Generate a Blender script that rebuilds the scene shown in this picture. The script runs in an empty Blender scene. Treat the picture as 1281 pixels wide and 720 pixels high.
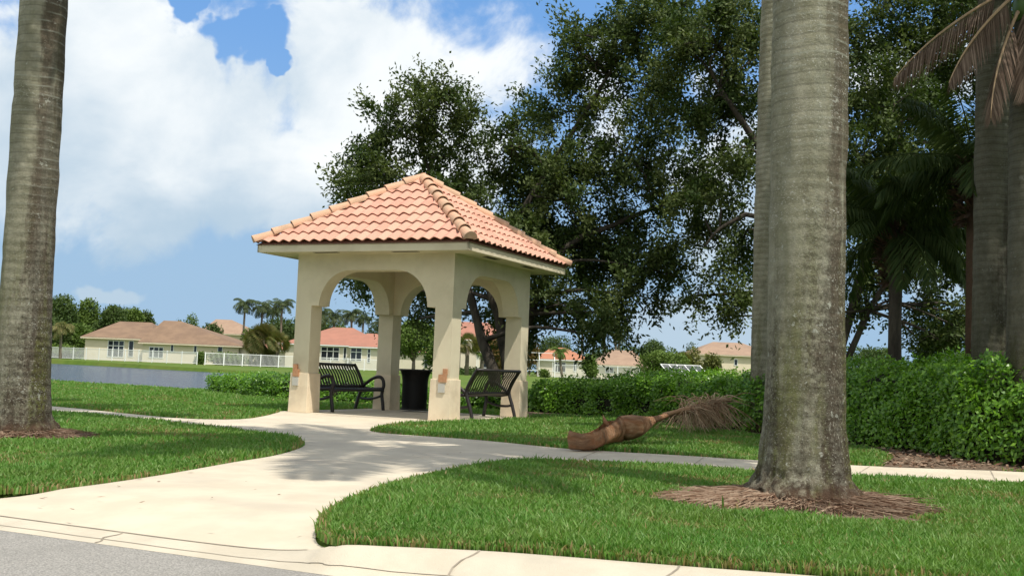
import bpy, bmesh, math, random
import numpy as np
from mathutils import Vector, Matrix, noise as mnoise
from mathutils.geometry import delaunay_2d_cdt

random.seed(7); RNG = np.random.default_rng(7)
SC = bpy.context.scene
COL = SC.collection
F = 1362.0; CAM = np.array([0, 0, 0.916])
RX = np.array([0.99923575, -0.00294671, 0.03897728]); UP = np.array([-0.03908851, -0.07532808, 0.99639238]); FW = np.array([0, 0.99715445, 0.07538569])

# ------------------------------------------------------------------ camera
cd = bpy.data.cameras.new('camera'); cam = bpy.data.objects.new('camera', cd); COL.objects.link(cam)
cd.sensor_width = 36; cd.lens = 36 * F / 1281; cd.clip_start = 0.05; cd.clip_end = 4000
M = Matrix.Identity(4)
for i in range(3):
    M[i][0] = RX[i]; M[i][1] = UP[i]; M[i][2] = -FW[i]; M[i][3] = CAM[i]
cam.matrix_world = M
SC.camera = cam

# ------------------------------------------------------------------ exposure, sun, sky
SC.view_settings.view_transform = 'Standard'; SC.view_settings.look = 'None'
SC.view_settings.gamma = 1; SC.view_settings.use_curve_mapping = False
SC.view_settings.exposure = 0.25
SUN = Vector((0.33, -0.43, 1.0)).normalized()
ld = bpy.data.lights.new('sun', 'SUN'); ld.energy = 4.0; ld.angle = math.radians(0.5); ld.color = (1, 0.95, 0.86)
lo = bpy.data.objects.new('sun', ld); COL.objects.link(lo); lo.rotation_euler = (-SUN).to_track_quat('-Z', 'Y').to_euler()
world = bpy.data.worlds.new('World'); SC.world = world; world.use_nodes = True

def ray(px, py):
    return FW + (px - 640.5) / F * RX + (360 - py) / F * UP
def g(px, py, z=0.0):                      # where the sight line of a photo point meets the ground
    d = ray(px, py); t = (z - CAM[2]) / d[2]; p = CAM + d * t
    return (float(p[0]), float(p[1]))
def at(px, py, Y):                         # the point of that sight line Y metres away
    d = ray(px, py); p = CAM + d * (Y / d[1]); return (float(p[0]), float(p[1]), float(p[2]))
def azel(px, py):
    d = ray(px, py); d = d / np.linalg.norm(d); return math.atan2(d[0], d[1]), math.asin(d[2])

class NT:
    def __init__(s, nt): s.nt = nt; s.n = nt.nodes; s.l = nt.links
    def new(s, t, **k):
        o = s.n.new(t)
        for a, b in k.items(): setattr(o, a, b)
        return o
    def put(s, sock, v):
        if isinstance(v, bpy.types.NodeSocket): s.l.new(v, sock)
        else: sock.default_value = v
    def math(s, op, a, b=0.0, c=None, clamp=False):
        o = s.n.new('ShaderNodeMath'); o.operation = op; o.use_clamp = clamp
        s.put(o.inputs[0], a); s.put(o.inputs[1], b)
        if c is not None: s.put(o.inputs[2], c)
        return o.outputs[0]
    def mix(s, f, a, b, blend='MIX'):
        o = s.n.new('ShaderNodeMixRGB'); o.blend_type = blend
        s.put(o.inputs[0], f); s.put(o.inputs[1], a); s.put(o.inputs[2], b); return o.outputs[0]
    def ss(s, x, lo, hi, a=0.0, b=1.0):
        o = s.n.new('ShaderNodeMapRange'); o.interpolation_type = 'SMOOTHSTEP'; o.clamp = True
        s.put(o.inputs[0], x); s.put(o.inputs[1], lo); s.put(o.inputs[2], hi); s.put(o.inputs[3], a); s.put(o.inputs[4], b)
        return o.outputs[0]
    def noise(s, vec, scale, detail=4, rough=0.55, dist=0.0):
        o = s.n.new('ShaderNodeTexNoise'); s.l.new(vec, o.inputs['Vector'])
        o.inputs['Scale'].default_value = scale; o.inputs['Detail'].default_value = detail
        o.inputs['Roughness'].default_value = rough; o.inputs['Distortion'].default_value = dist
        return o.outputs['Fac']
    def mapping(s, vec, scale=(1, 1, 1), loc=(0, 0, 0), rot=(0, 0, 0)):
        o = s.n.new('ShaderNodeMapping'); s.l.new(vec, o.inputs[0])
        o.inputs['Scale'].default_value = scale; o.inputs['Location'].default_value = loc; o.inputs['Rotation'].default_value = rot
        return o.outputs[0]

def build_world():
    t = NT(world.node_tree); t.n.clear()
    out = t.new('ShaderNodeOutputWorld'); bg = t.new('ShaderNodeBackground')
    sky = t.new('ShaderNodeTexSky'); sky.sky_type = 'NISHITA'; sky.sun_disc = False
    sky.sun_elevation = math.asin(SUN.z); sky.sun_rotation = math.atan2(SUN.x, SUN.y)
    sky.air_density = 1.0; sky.dust_density = 0.6; sky.ozone_density = 1.5
    tc = t.new('ShaderNodeTexCoord'); v = tc.outputs['Generated']
    sx = t.new('ShaderNodeSeparateXYZ'); t.l.new(v, sx.inputs[0])
    az0 = t.math('ARCTAN2', sx.outputs[0], sx.outputs[1]); el0 = t.math('ARCSINE', sx.outputs[2])
    az = t.math('ADD', az0, t.math('MULTIPLY', t.math('SUBTRACT', t.noise(v, 7.0, 5, 0.6), 0.5), 0.16))
    el = t.math('ADD', el0, t.math('MULTIPLY', t.math('SUBTRACT', t.noise(t.mapping(v, (1, 1, 1), (4, 7, 2)), 7.0, 5, 0.6), 0.5), 0.12))
    # cumulus banks, each a soft ellipse in azimuth and elevation broken up by noise
    banks = [(210, 160, 190, 165, 1.0), (470, 110, 190, 150, 1.0), (360, 230, 250, 100, .9), (130, 50, 130, 110, 1.0),
             (560, 190, 110, 110, .8), (148, 376, 42, 14, .95), (880, 420, 130, 40, .95), (1010, 400, 90, 60, .8),
             (930, 230, 110, 150, .62), (1170, 90, 90, 60, .9), (60, 150, 120, 200, .8), (1230, 300, 120, 80, .8),
             (745, 130, 60, 60, .45), (640, 420, 80, 30, .5), (1100, -150, 300, 120, .9), (300, -250, 400, 160, .9)]
    dens = None
    for (px, py, wx, wy, k) in banks:
        a, e = azel(px, py)
        dx = t.math('DIVIDE', t.math('SUBTRACT', az, a), wx / F); dy = t.math('DIVIDE', t.math('SUBTRACT', el, e), wy / F)
        r = t.math('SQRT', t.math('ADD', t.math('MULTIPLY', dx, dx), t.math('MULTIPLY', dy, dy)))
        b = t.math('MULTIPLY', t.math('SUBTRACT', 1.35, r, clamp=True), k)
        dens = b if dens is None else t.math('MAXIMUM', dens, b)
    for (px, py, wx, wy) in [(308, 46, 40, 26), (240, 2, 22, 20), (345, 82, 14, 10)]:      # a blue gap between the banks
        a, e = azel(px, py)
        dx = t.math('DIVIDE', t.math('SUBTRACT', az, a), wx / F); dy = t.math('DIVIDE', t.math('SUBTRACT', el, e), wy / F)
        r = t.math('SQRT', t.math('ADD', t.math('MULTIPLY', dx, dx), t.math('MULTIPLY', dy, dy)))
        dens = t.math('SUBTRACT', dens, t.math('MULTIPLY', t.math('SUBTRACT', 1.25, r, clamp=True), 1.0))
    n1 = t.noise(v, 9.0, 9, 0.6, 0.3); n2 = t.noise(v, 3.0, 4, 0.5)
    far = t.ss(t.math('ABSOLUTE', az), 0.55, 0.9)                        # behind the viewer: scattered cloud from noise alone
    dens = t.math('ADD', dens, t.math('MULTIPLY', far, t.math('MULTIPLY', n2, 1.5)))
    d = t.math('ADD', dens, t.math('MULTIPLY', t.math('SUBTRACT', n1, 0.5), 1.5))
    cover = t.ss(d, 0.27, 0.64)
    n3 = t.noise(t.mapping(v, (1, 1, 1.6), (3, 1, 2)), 5.0, 6, 0.5, 0.5)
    lit = t.ss(t.math('ADD', t.math('MULTIPLY', el0, 2.0), t.math('ADD', n3, t.math('MULTIPLY', n1, 0.45))), 0.86, 1.36)
    ccol = t.mix(lit, (4.2, 5.4, 6.5, 1), (8.4, 8.7, 8.8, 1))
    veil = t.ss(el0, 0.06, 0.32, 0.85, 0.0)
    skyc = t.mix(0.55, sky.outputs[0], (1.5, 4.0, 8.6, 1))
    base = t.mix(veil, skyc, (3.1, 4.6, 6.2, 1))
    c = t.mix(cover, base, ccol)
    t.l.new(c, bg.inputs[0]); bg.inputs[1].default_value = 0.1
    t.l.new(bg.outputs[0], out.inputs[0])
build_world()

# ------------------------------------------------------------------ materials
MATS = {}
def mat(name, col, rough=0.8, col2=None, scale=6.0, bump=0.0, bscale=40, spec=0.3, attr=False, trans=0.0, attr2=None, metal=0.0, sheen=None, stretch=(1, 1, 1), big=None):
    if name in MATS: return MATS[name]
    m = bpy.data.materials.new(name); m.use_nodes = True; t = NT(m.node_tree)
    b = t.n['Principled BSDF']; b.inputs['Roughness'].default_value = rough; b.inputs['Specular IOR Level'].default_value = spec
    b.inputs['Metallic'].default_value = metal
    tc = t.new('ShaderNodeTexCoord'); v = t.mapping(tc.outputs['Object'], stretch)
    c = (*col, 1)
    if col2:
        f = t.ss(t.noise(v, scale, 6, 0.6), 0.35, 0.65)
        c = t.mix(f, (*col, 1), (*col2, 1))
    if big:
        f = t.ss(t.noise(v, big[1], 4, 0.6), 0.45, 0.7); c = t.mix(t.math('MULTIPLY', f, big[2]), c, (*big[0], 1))
    if attr:
        a = t.new('ShaderNodeAttribute', attribute_name='rnd')
        c = t.mix(a.outputs['Fac'], c, (*attr2, 1))
        if name == 'grass_blade':
            a = t.new('ShaderNodeAttribute', attribute_name='dry'); c = t.mix(a.outputs['Fac'], c, (0.33, 0.22, 0.11, 1))
    if isinstance(c, tuple): b.inputs['Base Color'].default_value = c
    else: t.l.new(c, b.inputs['Base Color'])
    if bump:
        bp = t.new('ShaderNodeBump'); bp.inputs['Strength'].default_value = bump; bp.inputs['Distance'].default_value = 0.02
        t.l.new(t.noise(v, bscale, 5, 0.65), bp.inputs['Height']); t.l.new(bp.outputs[0], b.inputs['Normal'])
    if trans:
        out = t.n['Material Output']; tr = t.new('ShaderNodeBsdfTranslucent'); mx = t.new('ShaderNodeMixShader')
        mx.inputs[0].default_value = trans
        cc = t.mix(1.0, c, (1.35, 1.5, 0.6, 1), 'MULTIPLY'); t.l.new(cc, tr.inputs[0])
        t.l.new(b.outputs[0], mx.inputs[1]); t.l.new(tr.outputs[0], mx.inputs[2]); t.l.new(mx.outputs[0], out.inputs[0])
    MATS[name] = m; return m

m_conc = mat('cream_concrete', (0.60, 0.53, 0.41), 0.9, (0.54, 0.47, 0.36), 2.2, 0.25, 160, 0.2, big=((0.44, 0.385, 0.31), 0.8, 0.6))
m_curb = mat('curb_concrete', (0.56, 0.495, 0.39), 0.9, (0.49, 0.435, 0.34), 3.0, 0.35, 120, 0.2, big=((0.42, 0.38, 0.31), 1.4, 0.4))
m_joint = mat('joint_dirt', (0.38, 0.33, 0.26), 0.95, (0.24, 0.205, 0.16), 5)
m_asph = mat('asphalt', (0.33, 0.31, 0.28), 0.9, (0.60, 0.57, 0.52), 95, 1.0, 150, 0.2, big=((0.34, 0.32, 0.29), 1.0, 0.5))
m_soil = mat('lawn_soil', (0.050, 0.060, 0.018), 0.95, (0.085, 0.075, 0.035), 9, 0.4, 60, 0.1)
m_farlawn = mat('lawn', (0.10, 0.155, 0.025), 0.95, (0.075, 0.125, 0.02), 1.2, 0.5, 30, 0.1, big=((0.15, 0.17, 0.04), 0.12, 0.6))
m_grass = mat('grass_blade', (0.082, 0.220, 0.028), 0.5, (0.120, 0.255, 0.035), 1.3, 0, 1, 0.35, True, 0.33, (0.20, 0.30, 0.085), big=((0.16, 0.19, 0.05), 0.8, 0.4))
m_straw = mat('dry_straw', (0.25, 0.17, 0.115), 0.85, (0.38, 0.285, 0.205), 9, 0, 1, 0.15, True, 0, (0.12, 0.06, 0.035))
m_mulch = mat('mulch_soil', (0.12, 0.085, 0.058), 0.95, (0.20, 0.148, 0.105), 14, 0.8, 60, 0.1)
m_stucco = mat('cream_stucco', (0.70, 0.625, 0.455), 0.9, (0.66, 0.58, 0.42), 1.6, 0.4, 90, 0.2, big=((0.52, 0.45, 0.31), 1.4, 0.5))
m_stucco2 = mat('sunlit_base_stucco', (0.80, 0.68, 0.50), 0.9, (0.73, 0.60, 0.43), 2.4, 0.4, 90, 0.2, big=((0.56, 0.45, 0.32), 3.2, 0.5))  # paler copy of the stucco, sunlight on the column bases put into colour
m_tile = mat('clay_roof_tile', (0.60, 0.305, 0.225), 0.8, (0.54, 0.26, 0.19), 2.2, 0.4, 60, 0.25, True, 0, (0.61, 0.345, 0.25), big=((0.46, 0.26, 0.18), 2.2, 0.4))
m_cap = mat('ridge_tile', (0.60, 0.345, 0.225), 0.8, (0.57, 0.38, 0.25), 4, 0.3, 60, 0.25, big=((0.38, 0.25, 0.17), 4, 0.6))
m_dark = mat('dark_void', (0.02, 0.015, 0.012), 0.9)
m_bench = mat('bronze_black_metal', (0.018, 0.014, 0.013), 0.45, spec=0.5)
m_bin = mat('black_bin_metal', (0.010, 0.009, 0.008), 0.5, spec=0.4)
m_inlay = mat('orange_inlay_tile', (0.42, 0.20, 0.10), 0.7, (0.50, 0.27, 0.15), 30)
m_plaque = mat('grey_plaque', (0.50, 0.48, 0.43), 0.7)
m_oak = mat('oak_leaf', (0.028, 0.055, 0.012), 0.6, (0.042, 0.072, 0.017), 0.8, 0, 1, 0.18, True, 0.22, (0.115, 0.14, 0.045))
m_oakbark = mat('oak_bark', (0.04, 0.034, 0.027), 0.95, (0.075, 0.064, 0.05), 6, 1.0, 30, 0.2, stretch=(1, 1, .3))
m_hedge = mat('hedge_leaf', (0.060, 0.165, 0.012), 0.36, (0.09, 0.21, 0.014), 1.0, 0, 1, 0.5, True, 0.30, (0.21, 0.39, 0.035))
m_hedge_core = mat('hedge_dark_core', (0.012, 0.014, 0.006), 0.95, (0.022, 0.020, 0.010), 12, 0.8, 30)  # near-black core colour, painted for twigs and the shade between leaves
m_far1 = mat('far_leaf_dark', (0.035, 0.066, 0.018), 0.7, (0.05, 0.085, 0.020), 0.3, 0, 1, 0.2, True, 0.2, (0.085, 0.125, 0.035))
m_far2 = mat('far_leaf_bright', (0.07, 0.125, 0.022), 0.7, (0.055, 0.10, 0.022), 0.4, 0, 1, 0.2, True, 0.2, (0.13, 0.185, 0.04))
m_far3 = mat('far_leaf_olive', (0.085, 0.105, 0.028), 0.7, (0.06, 0.09, 0.022), 0.4, 0, 1, 0.2, True, 0.2, (0.17, 0.165, 0.05))
m_far4 = mat('far_leaf_rust', (0.12, 0.09, 0.03), 0.7, (0.07, 0.09, 0.022), 0.9, 0, 1, 0.2, True, 0.2, (0.20, 0.11, 0.04))
m_frond = mat('palm_frond_leaf', (0.020, 0.042, 0.012), 0.75, (0.032, 0.055, 0.016), 1, 0, 1, 0.12, True, 0.2, (0.06, 0.085, 0.025))
m_farfrond = mat('far_palm_leaf', (0.035, 0.065, 0.03), 0.55, (0.05, 0.08, 0.032), 1, 0, 1, 0.3, True, 0.2, (0.085, 0.11, 0.035))
m_sabal = mat('fan_palm_leaf', (0.11, 0.145, 0.035), 0.6, (0.075, 0.115, 0.03), 1, 0, 1, 0.3, True, 0.2, (0.20, 0.16, 0.06))
m_deadfrond = mat('dead_frond', (0.58, 0.42, 0.27), 0.85, (0.68, 0.52, 0.36), 3, 0, 1, 0.15, True, 0, (0.26, 0.15, 0.085))
m_ptrunk_far = mat('far_palm_trunk', (0.20, 0.17, 0.13), 0.9, (0.13, 0.11, 0.08), 3)
m_boot = mat('palm_boot', (0.06, 0.034, 0.020), 0.95, (0.095, 0.05, 0.03), 9, 0.8, 30, attr=True, attr2=(0.06, 0.04, 0.025))
m_crownshaft = mat('crownshaft', (0.07, 0.13, 0.03), 0.4)
m_wall = mat('house_wall_cream', (0.70, 0.61, 0.46), 0.9, (0.64, 0.55, 0.41), 0.6)
m_wall2 = mat('house_wall_pale', (0.66, 0.60, 0.48), 0.9, (0.60, 0.55, 0.43), 0.6)
m_white = mat('white_paint', (0.80, 0.80, 0.78), 0.5)
m_glass = mat('dark_window_glass', (0.018, 0.022, 0.028), 0.08, spec=0.6)
m_screen = mat('screen_mesh', (0.07, 0.08, 0.08), 0.7, (0.10, 0.10, 0.10), 0.5)
m_fence = mat('white_fence_metal', (0.80, 0.81, 0.80), 0.5)
def roofmat(name, a, b, big): return mat(name, a, 0.85, b, 0.9, 0.3, 8, 0.2, big=(big, 0.25, 0.6))
m_rtan = roofmat('tan_roof_tile', (0.235, 0.155, 0.10), (0.19, 0.125, 0.082), (0.16, 0.105, 0.075))
m_rred = roofmat('salmon_roof_tile', (0.36, 0.165, 0.115), (0.32, 0.15, 0.105), (0.27, 0.14, 0.10))
m_rorg = roofmat('orange_roof_tile', (0.42, 0.185, 0.105), (0.38, 0.165, 0.095), (0.33, 0.16, 0.10))
m_rbeige = roofmat('beige_roof_tile', (0.33, 0.225, 0.155), (0.29, 0.195, 0.135), (0.25, 0.17, 0.12))

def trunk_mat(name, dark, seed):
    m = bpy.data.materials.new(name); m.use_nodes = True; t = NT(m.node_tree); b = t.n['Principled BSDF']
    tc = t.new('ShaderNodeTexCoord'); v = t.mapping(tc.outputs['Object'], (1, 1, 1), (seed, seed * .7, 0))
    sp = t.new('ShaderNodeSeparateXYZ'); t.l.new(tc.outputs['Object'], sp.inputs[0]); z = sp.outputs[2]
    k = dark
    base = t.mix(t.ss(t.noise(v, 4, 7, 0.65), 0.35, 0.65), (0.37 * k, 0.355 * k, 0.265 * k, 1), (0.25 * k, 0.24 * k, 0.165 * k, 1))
    # brown weathered side and runs
    run = t.noise(t.mapping(v, (3.2, 3.2, .28)), 1.0, 5, 0.6, 0.4)
    ang = t.math('ADD', t.math('ADD', t.math('MULTIPLY', sp.outputs[0], 0.95), run), t.math('MULTIPLY', t.math('SUBTRACT', t.noise(t.mapping(v, (1, 1, .6), (2, 9, 4)), 7, 8, 0.75), 0.5), 0.38))
    c = t.mix(t.math('MULTIPLY', t.ss(ang, 0.50, 0.66), 0.85), base, (0.095 * k, 0.070 * k, 0.048 * k, 1))
    # green algae film low down
    gr = t.math('MULTIPLY', t.ss(t.noise(t.mapping(v, (4, 4, .5), (5, 2, 1)), 1.0, 4, 0.6), 0.46, 0.60), t.ss(z, 2.6, 0.4, 0.1, 0.9))
    c = t.mix(gr, c, (0.135 * k, 0.145 * k, 0.035 * k, 1))
    gy = t.math('MULTIPLY', t.ss(t.noise(t.mapping(v, (5, 5, .25), (9, 2, 1)), 1.0, 4, 0.6), 0.5, 0.66), 0.35)
    c = t.mix(gy, c, (0.26 * k, 0.27 * k, 0.22 * k, 1))
    # dark mottling
    c = t.mix(t.math('MULTIPLY', t.math('MULTIPLY', t.ss(t.noise(v, 26, 7, 0.8), 0.44, 0.58), t.math('MAXIMUM', t.ss(ang, 0.48, 0.60), t.ss(t.noise(t.mapping(v, (4.5, 4.5, .5), (1, 8, 3)), 1.0, 4, 0.6), 0.45, 0.66))), t.ss(z, 3.2, 0.3, 0.15, 0.95)), c, (0.045 * k, 0.032 * k, 0.022 * k, 1))
    c = t.mix(t.math('MULTIPLY', t.ss(t.noise(t.mapping(v, (1, 1, .8), (3, 3, 3)), 9, 9, 0.85), 0.42, 0.56), t.ss(z, 2.4, 0.0, 0.10, 0.62)), c, (0.075 * k, 0.058 * k, 0.038 * k, 1))
    # pale lichen spots, denser in bands
    sp1 = t.ss(t.noise(t.mapping(v, (1, 1, 1.7)), 48, 4, 0.6), 0.58, 0.64)
    band = t.ss(t.noise(t.mapping(v, (.6, .6, 1.6), (2, 3, 8)), 1.6, 3, 0.6), 0.50, 0.62)
    c = t.mix(t.math('MULTIPLY', t.math('MULTIPLY', sp1, band), 0.85), c, (0.48 * k, 0.48 * k, 0.42 * k, 1))
    sp2 = t.ss(t.noise(v, 8, 5, 0.7), 0.64, 0.67)
    c = t.mix(t.math('MULTIPLY', sp2, 0.7), c, (0.46 * k, 0.47 * k, 0.40 * k, 1))
    sp3 = t.ss(t.noise(v, 62, 3, 0.55), 0.60, 0.65); c = t.mix(t.math('MULTIPLY', sp3, t.ss(z, 4.0, 1.0, 0.25, 0.75)), c, (0.36 * k, 0.345 * k, 0.28 * k, 1))
    # leaf scar rings
    wob = t.math('ADD', z, t.math('MULTIPLY', t.noise(v, 1.5, 2), 0.10))
    ring = t.math('SINE', t.math('MULTIPLY', wob, 62.0))
    ringm = t.math('MULTIPLY', t.ss(ring, 0.75, 1.0), t.ss(z, 1.6, 3.6, 0.05, 0.55))
    rb = t.math('MULTIPLY', ringm, t.ss(t.noise(t.mapping(v, (2, 2, 3)), 2.0, 3), 0.4, 0.6))
    c = t.mix(rb, c, (0.37 * k, 0.38 * k, 0.31 * k, 1))
    ringd = t.math('MULTIPLY', t.ss(ring, -0.8, -1.0), t.ss(z, 1.6, 3.4, 0.0, 0.35)); c = t.mix(ringd, c, (0.09 * k, 0.085 * k, 0.06 * k, 1))
    c = t.mix(t.math('MULTIPLY', t.ss(t.noise(t.mapping(v, (1, 1, .5)), 13, 6, .7), .46, .56), t.ss(z, .34, .08, 0, .9)), c, (0.035 * k, 0.022 * k, 0.015 * k, 1))  # blotches at the foot darkened to paint in shade of bark crevices
    c = t.mix(t.math('MULTIPLY', t.ss(t.math('ADD', z, t.math('MULTIPLY', t.noise(v, 10, 4), 0.18)), 0.30, 0.14), 0.6), c, (0.13 * k, 0.075 * k, 0.045 * k, 1))
    t.l.new(c, b.inputs['Base Color']); b.inputs['Roughness'].default_value = 0.9; b.inputs['Specular IOR Level'].default_value = 0.2
    bp = t.new('ShaderNodeBump'); bp.inputs['Strength'].default_value = 1.0; bp.inputs['Distance'].default_value = 0.035
    h = t.math('ADD', t.noise(v, 20, 9, 0.78), t.math('MULTIPLY', ring, 0.10)); t.l.new(h, bp.inputs['Height']); t.l.new(bp.outputs[0], b.inputs['Normal'])
    return m
m_trunkA = trunk_mat('royal_palm_bark', 1.0, 3.1); m_trunkB = trunk_mat('royal_palm_bark_grey', 0.9, 8.4); m_trunkC = trunk_mat('royal_palm_bark_shaded', 0.38, 5.2)  # last bark copy darkened: shade on the right-hand trunks put into the colour

def water_mat():
    m = bpy.data.materials.new('lake_water'); m.use_nodes = True; t = NT(m.node_tree); b = t.n['Principled BSDF']
    b.inputs['Base Color'].default_value = (0.035, 0.055, 0.085, 1); b.inputs['Roughness'].default_value = 0.16
    b.inputs['IOR'].default_value = 1.33; b.inputs['Specular IOR Level'].default_value = 0.9
    tc = t.new('ShaderNodeTexCoord'); v = t.mapping(tc.outputs['Object'], (.8, 1.6, 1))
    bp = t.new('ShaderNodeBump'); bp.inputs['Strength'].default_value = 1.0; bp.inputs['Distance'].default_value = 0.28
    h = t.math('ADD', t.noise(v, 1.6, 7, 0.75, 0.3), t.math('MULTIPLY', t.noise(v, 0.25, 3), 1.5))
    t.l.new(h, bp.inputs['Height']); t.l.new(bp.outputs[0], b.inputs['Normal'])
    return m
m_water = water_mat()

# ------------------------------------------------------------------ mesh helpers
def link(name, me, m, parent=None):
    o = bpy.data.objects.new(name, me); COL.objects.link(o)
    if m: me.materials.append(m)
    if parent: o.parent = parent
    return o
def tag(o, label=None, cat=None, group=None, kind=None):
    if label: o['label'] = label
    if cat: o['category'] = cat
    if group: o['group'] = group
    if kind: o['kind'] = kind
    return o
def empty(name, loc, rz=0.0):
    o = bpy.data.objects.new(name, None); COL.objects.link(o); o.location = loc; o.rotation_euler = (0, 0, rz)
    o.empty_display_size = 0.1; return o
def np_mesh(name, verts, loops, starts, m, parent=None, rnd=None, smooth=False, dry=None):
    me = bpy.data.meshes.new(name); verts = np.asarray(verts, dtype=np.float32)
    me.vertices.add(len(verts)); me.vertices.foreach_set('co', verts.ravel())
    me.loops.add(len(loops)); me.loops.foreach_set('vertex_index', np.asarray(loops, dtype=np.int32))
    me.polygons.add(len(starts)); me.polygons.foreach_set('loop_start', np.asarray(starts, dtype=np.int32))
    if smooth: me.polygons.foreach_set('use_smooth', np.ones(len(starts), dtype=bool))
    if rnd is not None:
        a = me.attributes.new('rnd', 'FLOAT', 'POINT'); a.data.foreach_set('value', np.asarray(rnd, dtype=np.float32))
    if dry is not None:
        a = me.attributes.new('dry', 'FLOAT', 'POINT'); a.data.foreach_set('value', np.asarray(dry, dtype=np.float32))
    me.update(calc_edges=True); me.validate()
    return link(name, me, m, parent)
def norm(a): return a / (np.linalg.norm(a, axis=-1, keepdims=True) + 1e-9)

class Leaves:                                  # pointed leaf faces, four corners each
    def __init__(s): s.v = []; s.r = []
    def add(s, c, d, n, L, W, r=None, bend=0.0):
        c = np.asarray(c, float); d = norm(np.asarray(d, float)); n = np.asarray(n, float)
        w = norm(np.cross(d, n)); L = np.broadcast_to(np.asarray(L, float).reshape(-1, 1), (len(c), 1)); W = np.broadcast_to(np.asarray(W, float).reshape(-1, 1), (len(c), 1))
        mid = c + d * L * .45; dz = np.zeros_like(c); dz[:, 2] = -bend
        q = np.stack([c, mid + w * W * .5, c + d * L + dz * L, mid - w * W * .5], 1)
        s.v.append(q.reshape(-1, 3)); rr = RNG.random(len(c)) if r is None else np.broadcast_to(r, (len(c),)); s.r.append(np.repeat(rr, 4))
    def cloud(s, c, L, asp=.55, upb=0.3, r=None):
        n = len(c); d = RNG.normal(size=(n, 3)); nn = RNG.normal(size=(n, 3)); nn[:, 2] += upb * 2
        s.add(c, d, nn, L * RNG.uniform(.7, 1.3, n), L * asp * RNG.uniform(.8, 1.2, n), r)
    def build(s, name, m, parent=None):
        v = np.concatenate(s.v); n = len(v) // 4
        return np_mesh(name, v, np.arange(n * 4), np.arange(n) * 4, m, parent, np.concatenate(s.r))

class Tubes:
    def __init__(s): s.v = []; s.f = []; s.n = 0; s.r = []
    def add(s, pts, rad, k=8, cap=True, rough=0.0, rv=0.5):
        pts = [Vector(p) for p in pts]; rad = rad if hasattr(rad, '__len__') else [rad] * len(pts)
        base = s.n; prev = None
        for i, p in enumerate(pts):
            t = (pts[min(i + 1, len(pts) - 1)] - pts[max(i - 1, 0)]).normalized()
            if prev is None: a = t.orthogonal().normalized()
            else: a = (prev - t * prev.dot(t)).normalized()
            prev = a; b = t.cross(a)
            for j in range(k):
                th = 2 * math.pi * j / k; rr = rad[i]
                q = p + (a * math.cos(th) + b * math.sin(th)) * rr
                if rough: q += (a * math.cos(th) + b * math.sin(th)) * rr * rough * mnoise.noise(q * (1.2 / max(rr, .02) * .35))
                s.v.append(q); s.r.append(rv)
        for i in range(len(pts) - 1):
            for j in range(k):
                a0 = base + i * k + j; a1 = base + i * k + (j + 1) % k
                s.f.append((a0, a1, a1 + k, a0 + k))
        if cap:
            s.f.append(tuple(base + j for j in reversed(range(k)))); e = base + (len(pts) - 1) * k; s.f.append(tuple(e + j for j in range(k)))
        s.n += len(pts) * k
    def build(s, name, m, parent=None, smooth=True):
        me = bpy.data.meshes.new(name); me.from_pydata([tuple(v) for v in s.v], [], s.f)
        if smooth: me.polygons.foreach_set('use_smooth', [True] * len(me.polygons))
        a = me.attributes.new('rnd', 'FLOAT', 'POINT'); a.data.foreach_set('value', s.r)
        me.update(); return link(name, me, m, parent)

class Boxes:
    def __init__(s): s.bm = bmesh.new()
    def box(s, lo, hi, M=None):
        x0, y0, z0 = lo; x1, y1, z1 = hi
        vs = [s.bm.verts.new(p) for p in ((x0, y0, z0), (x1, y0, z0), (x1, y1, z0), (x0, y1, z0), (x0, y0, z1), (x1, y0, z1), (x1, y1, z1), (x0, y1, z1))]
        if M is not None:
            for v in vs: v.co = M @ v.co
        for f in ((3, 2, 1, 0), (4, 5, 6, 7), (0, 1, 5, 4), (1, 2, 6, 5), (2, 3, 7, 6), (3, 0, 4, 7)): s.bm.faces.new([vs[i] for i in f])
        return vs
    def prism(s, pts, a, b, M):                # 2D outline (x,z) extruded between y=a and y=b
        n = len(pts); A = [s.bm.verts.new(M @ Vector((p[0], a, p[1]))) for p in pts]; B = [s.bm.verts.new(M @ Vector((p[0], b, p[1]))) for p in pts]
        s.bm.faces.new(A); s.bm.faces.new(B[::-1])
        for i in range(n): s.bm.faces.new((A[i], B[i], B[(i + 1) % n], A[(i + 1) % n]))
    def poly(s, pts): s.bm.faces.new([s.bm.verts.new(p) for p in pts])
    def build(s, name, m, parent=None, bevel=0.0):
        bmesh.ops.recalc_face_normals(s.bm, faces=s.bm.faces)
        if bevel: bmesh.ops.bevel(s.bm, geom=list(s.bm.edges), offset=bevel, segments=2, affect='EDGES', profile=0.6)
        me = bpy.data.meshes.new(name); s.bm.to_mesh(me); s.bm.free(); return link(name, me, m, parent)

def inside(P, poly):
    x, y = P[:, 0], P[:, 1]; c = np.zeros(len(P), bool); n = len(poly)
    for i in range(n):
        x1, y1 = poly[i]; x2, y2 = poly[(i + 1) % n]
        if y1 == y2: continue
        k = ((y1 > y) != (y2 > y)) & (x < (x2 - x1) * (y - y1) / (y2 - y1) + x1); c ^= k
    return c
def smooth_line(pts, n=6):                      # Catmull-Rom through points
    P = [np.array(p, float) for p in pts]; out = []
    for i in range(len(P) - 1):
        p0 = P[max(i - 1, 0)]; p1 = P[i]; p2 = P[i + 1]; p3 = P[min(i + 2, len(P) - 1)]
        for j in range(n):
            t = j / n; out.append(.5 * ((2 * p1) + (-p0 + p2) * t + (2 * p0 - 5 * p1 + 4 * p2 - p3) * t * t + (-p0 + 3 * p1 - 3 * p2 + p3) * t ** 3))
    out.append(P[-1]); return [tuple(map(float, q)) for q in out]
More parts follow.
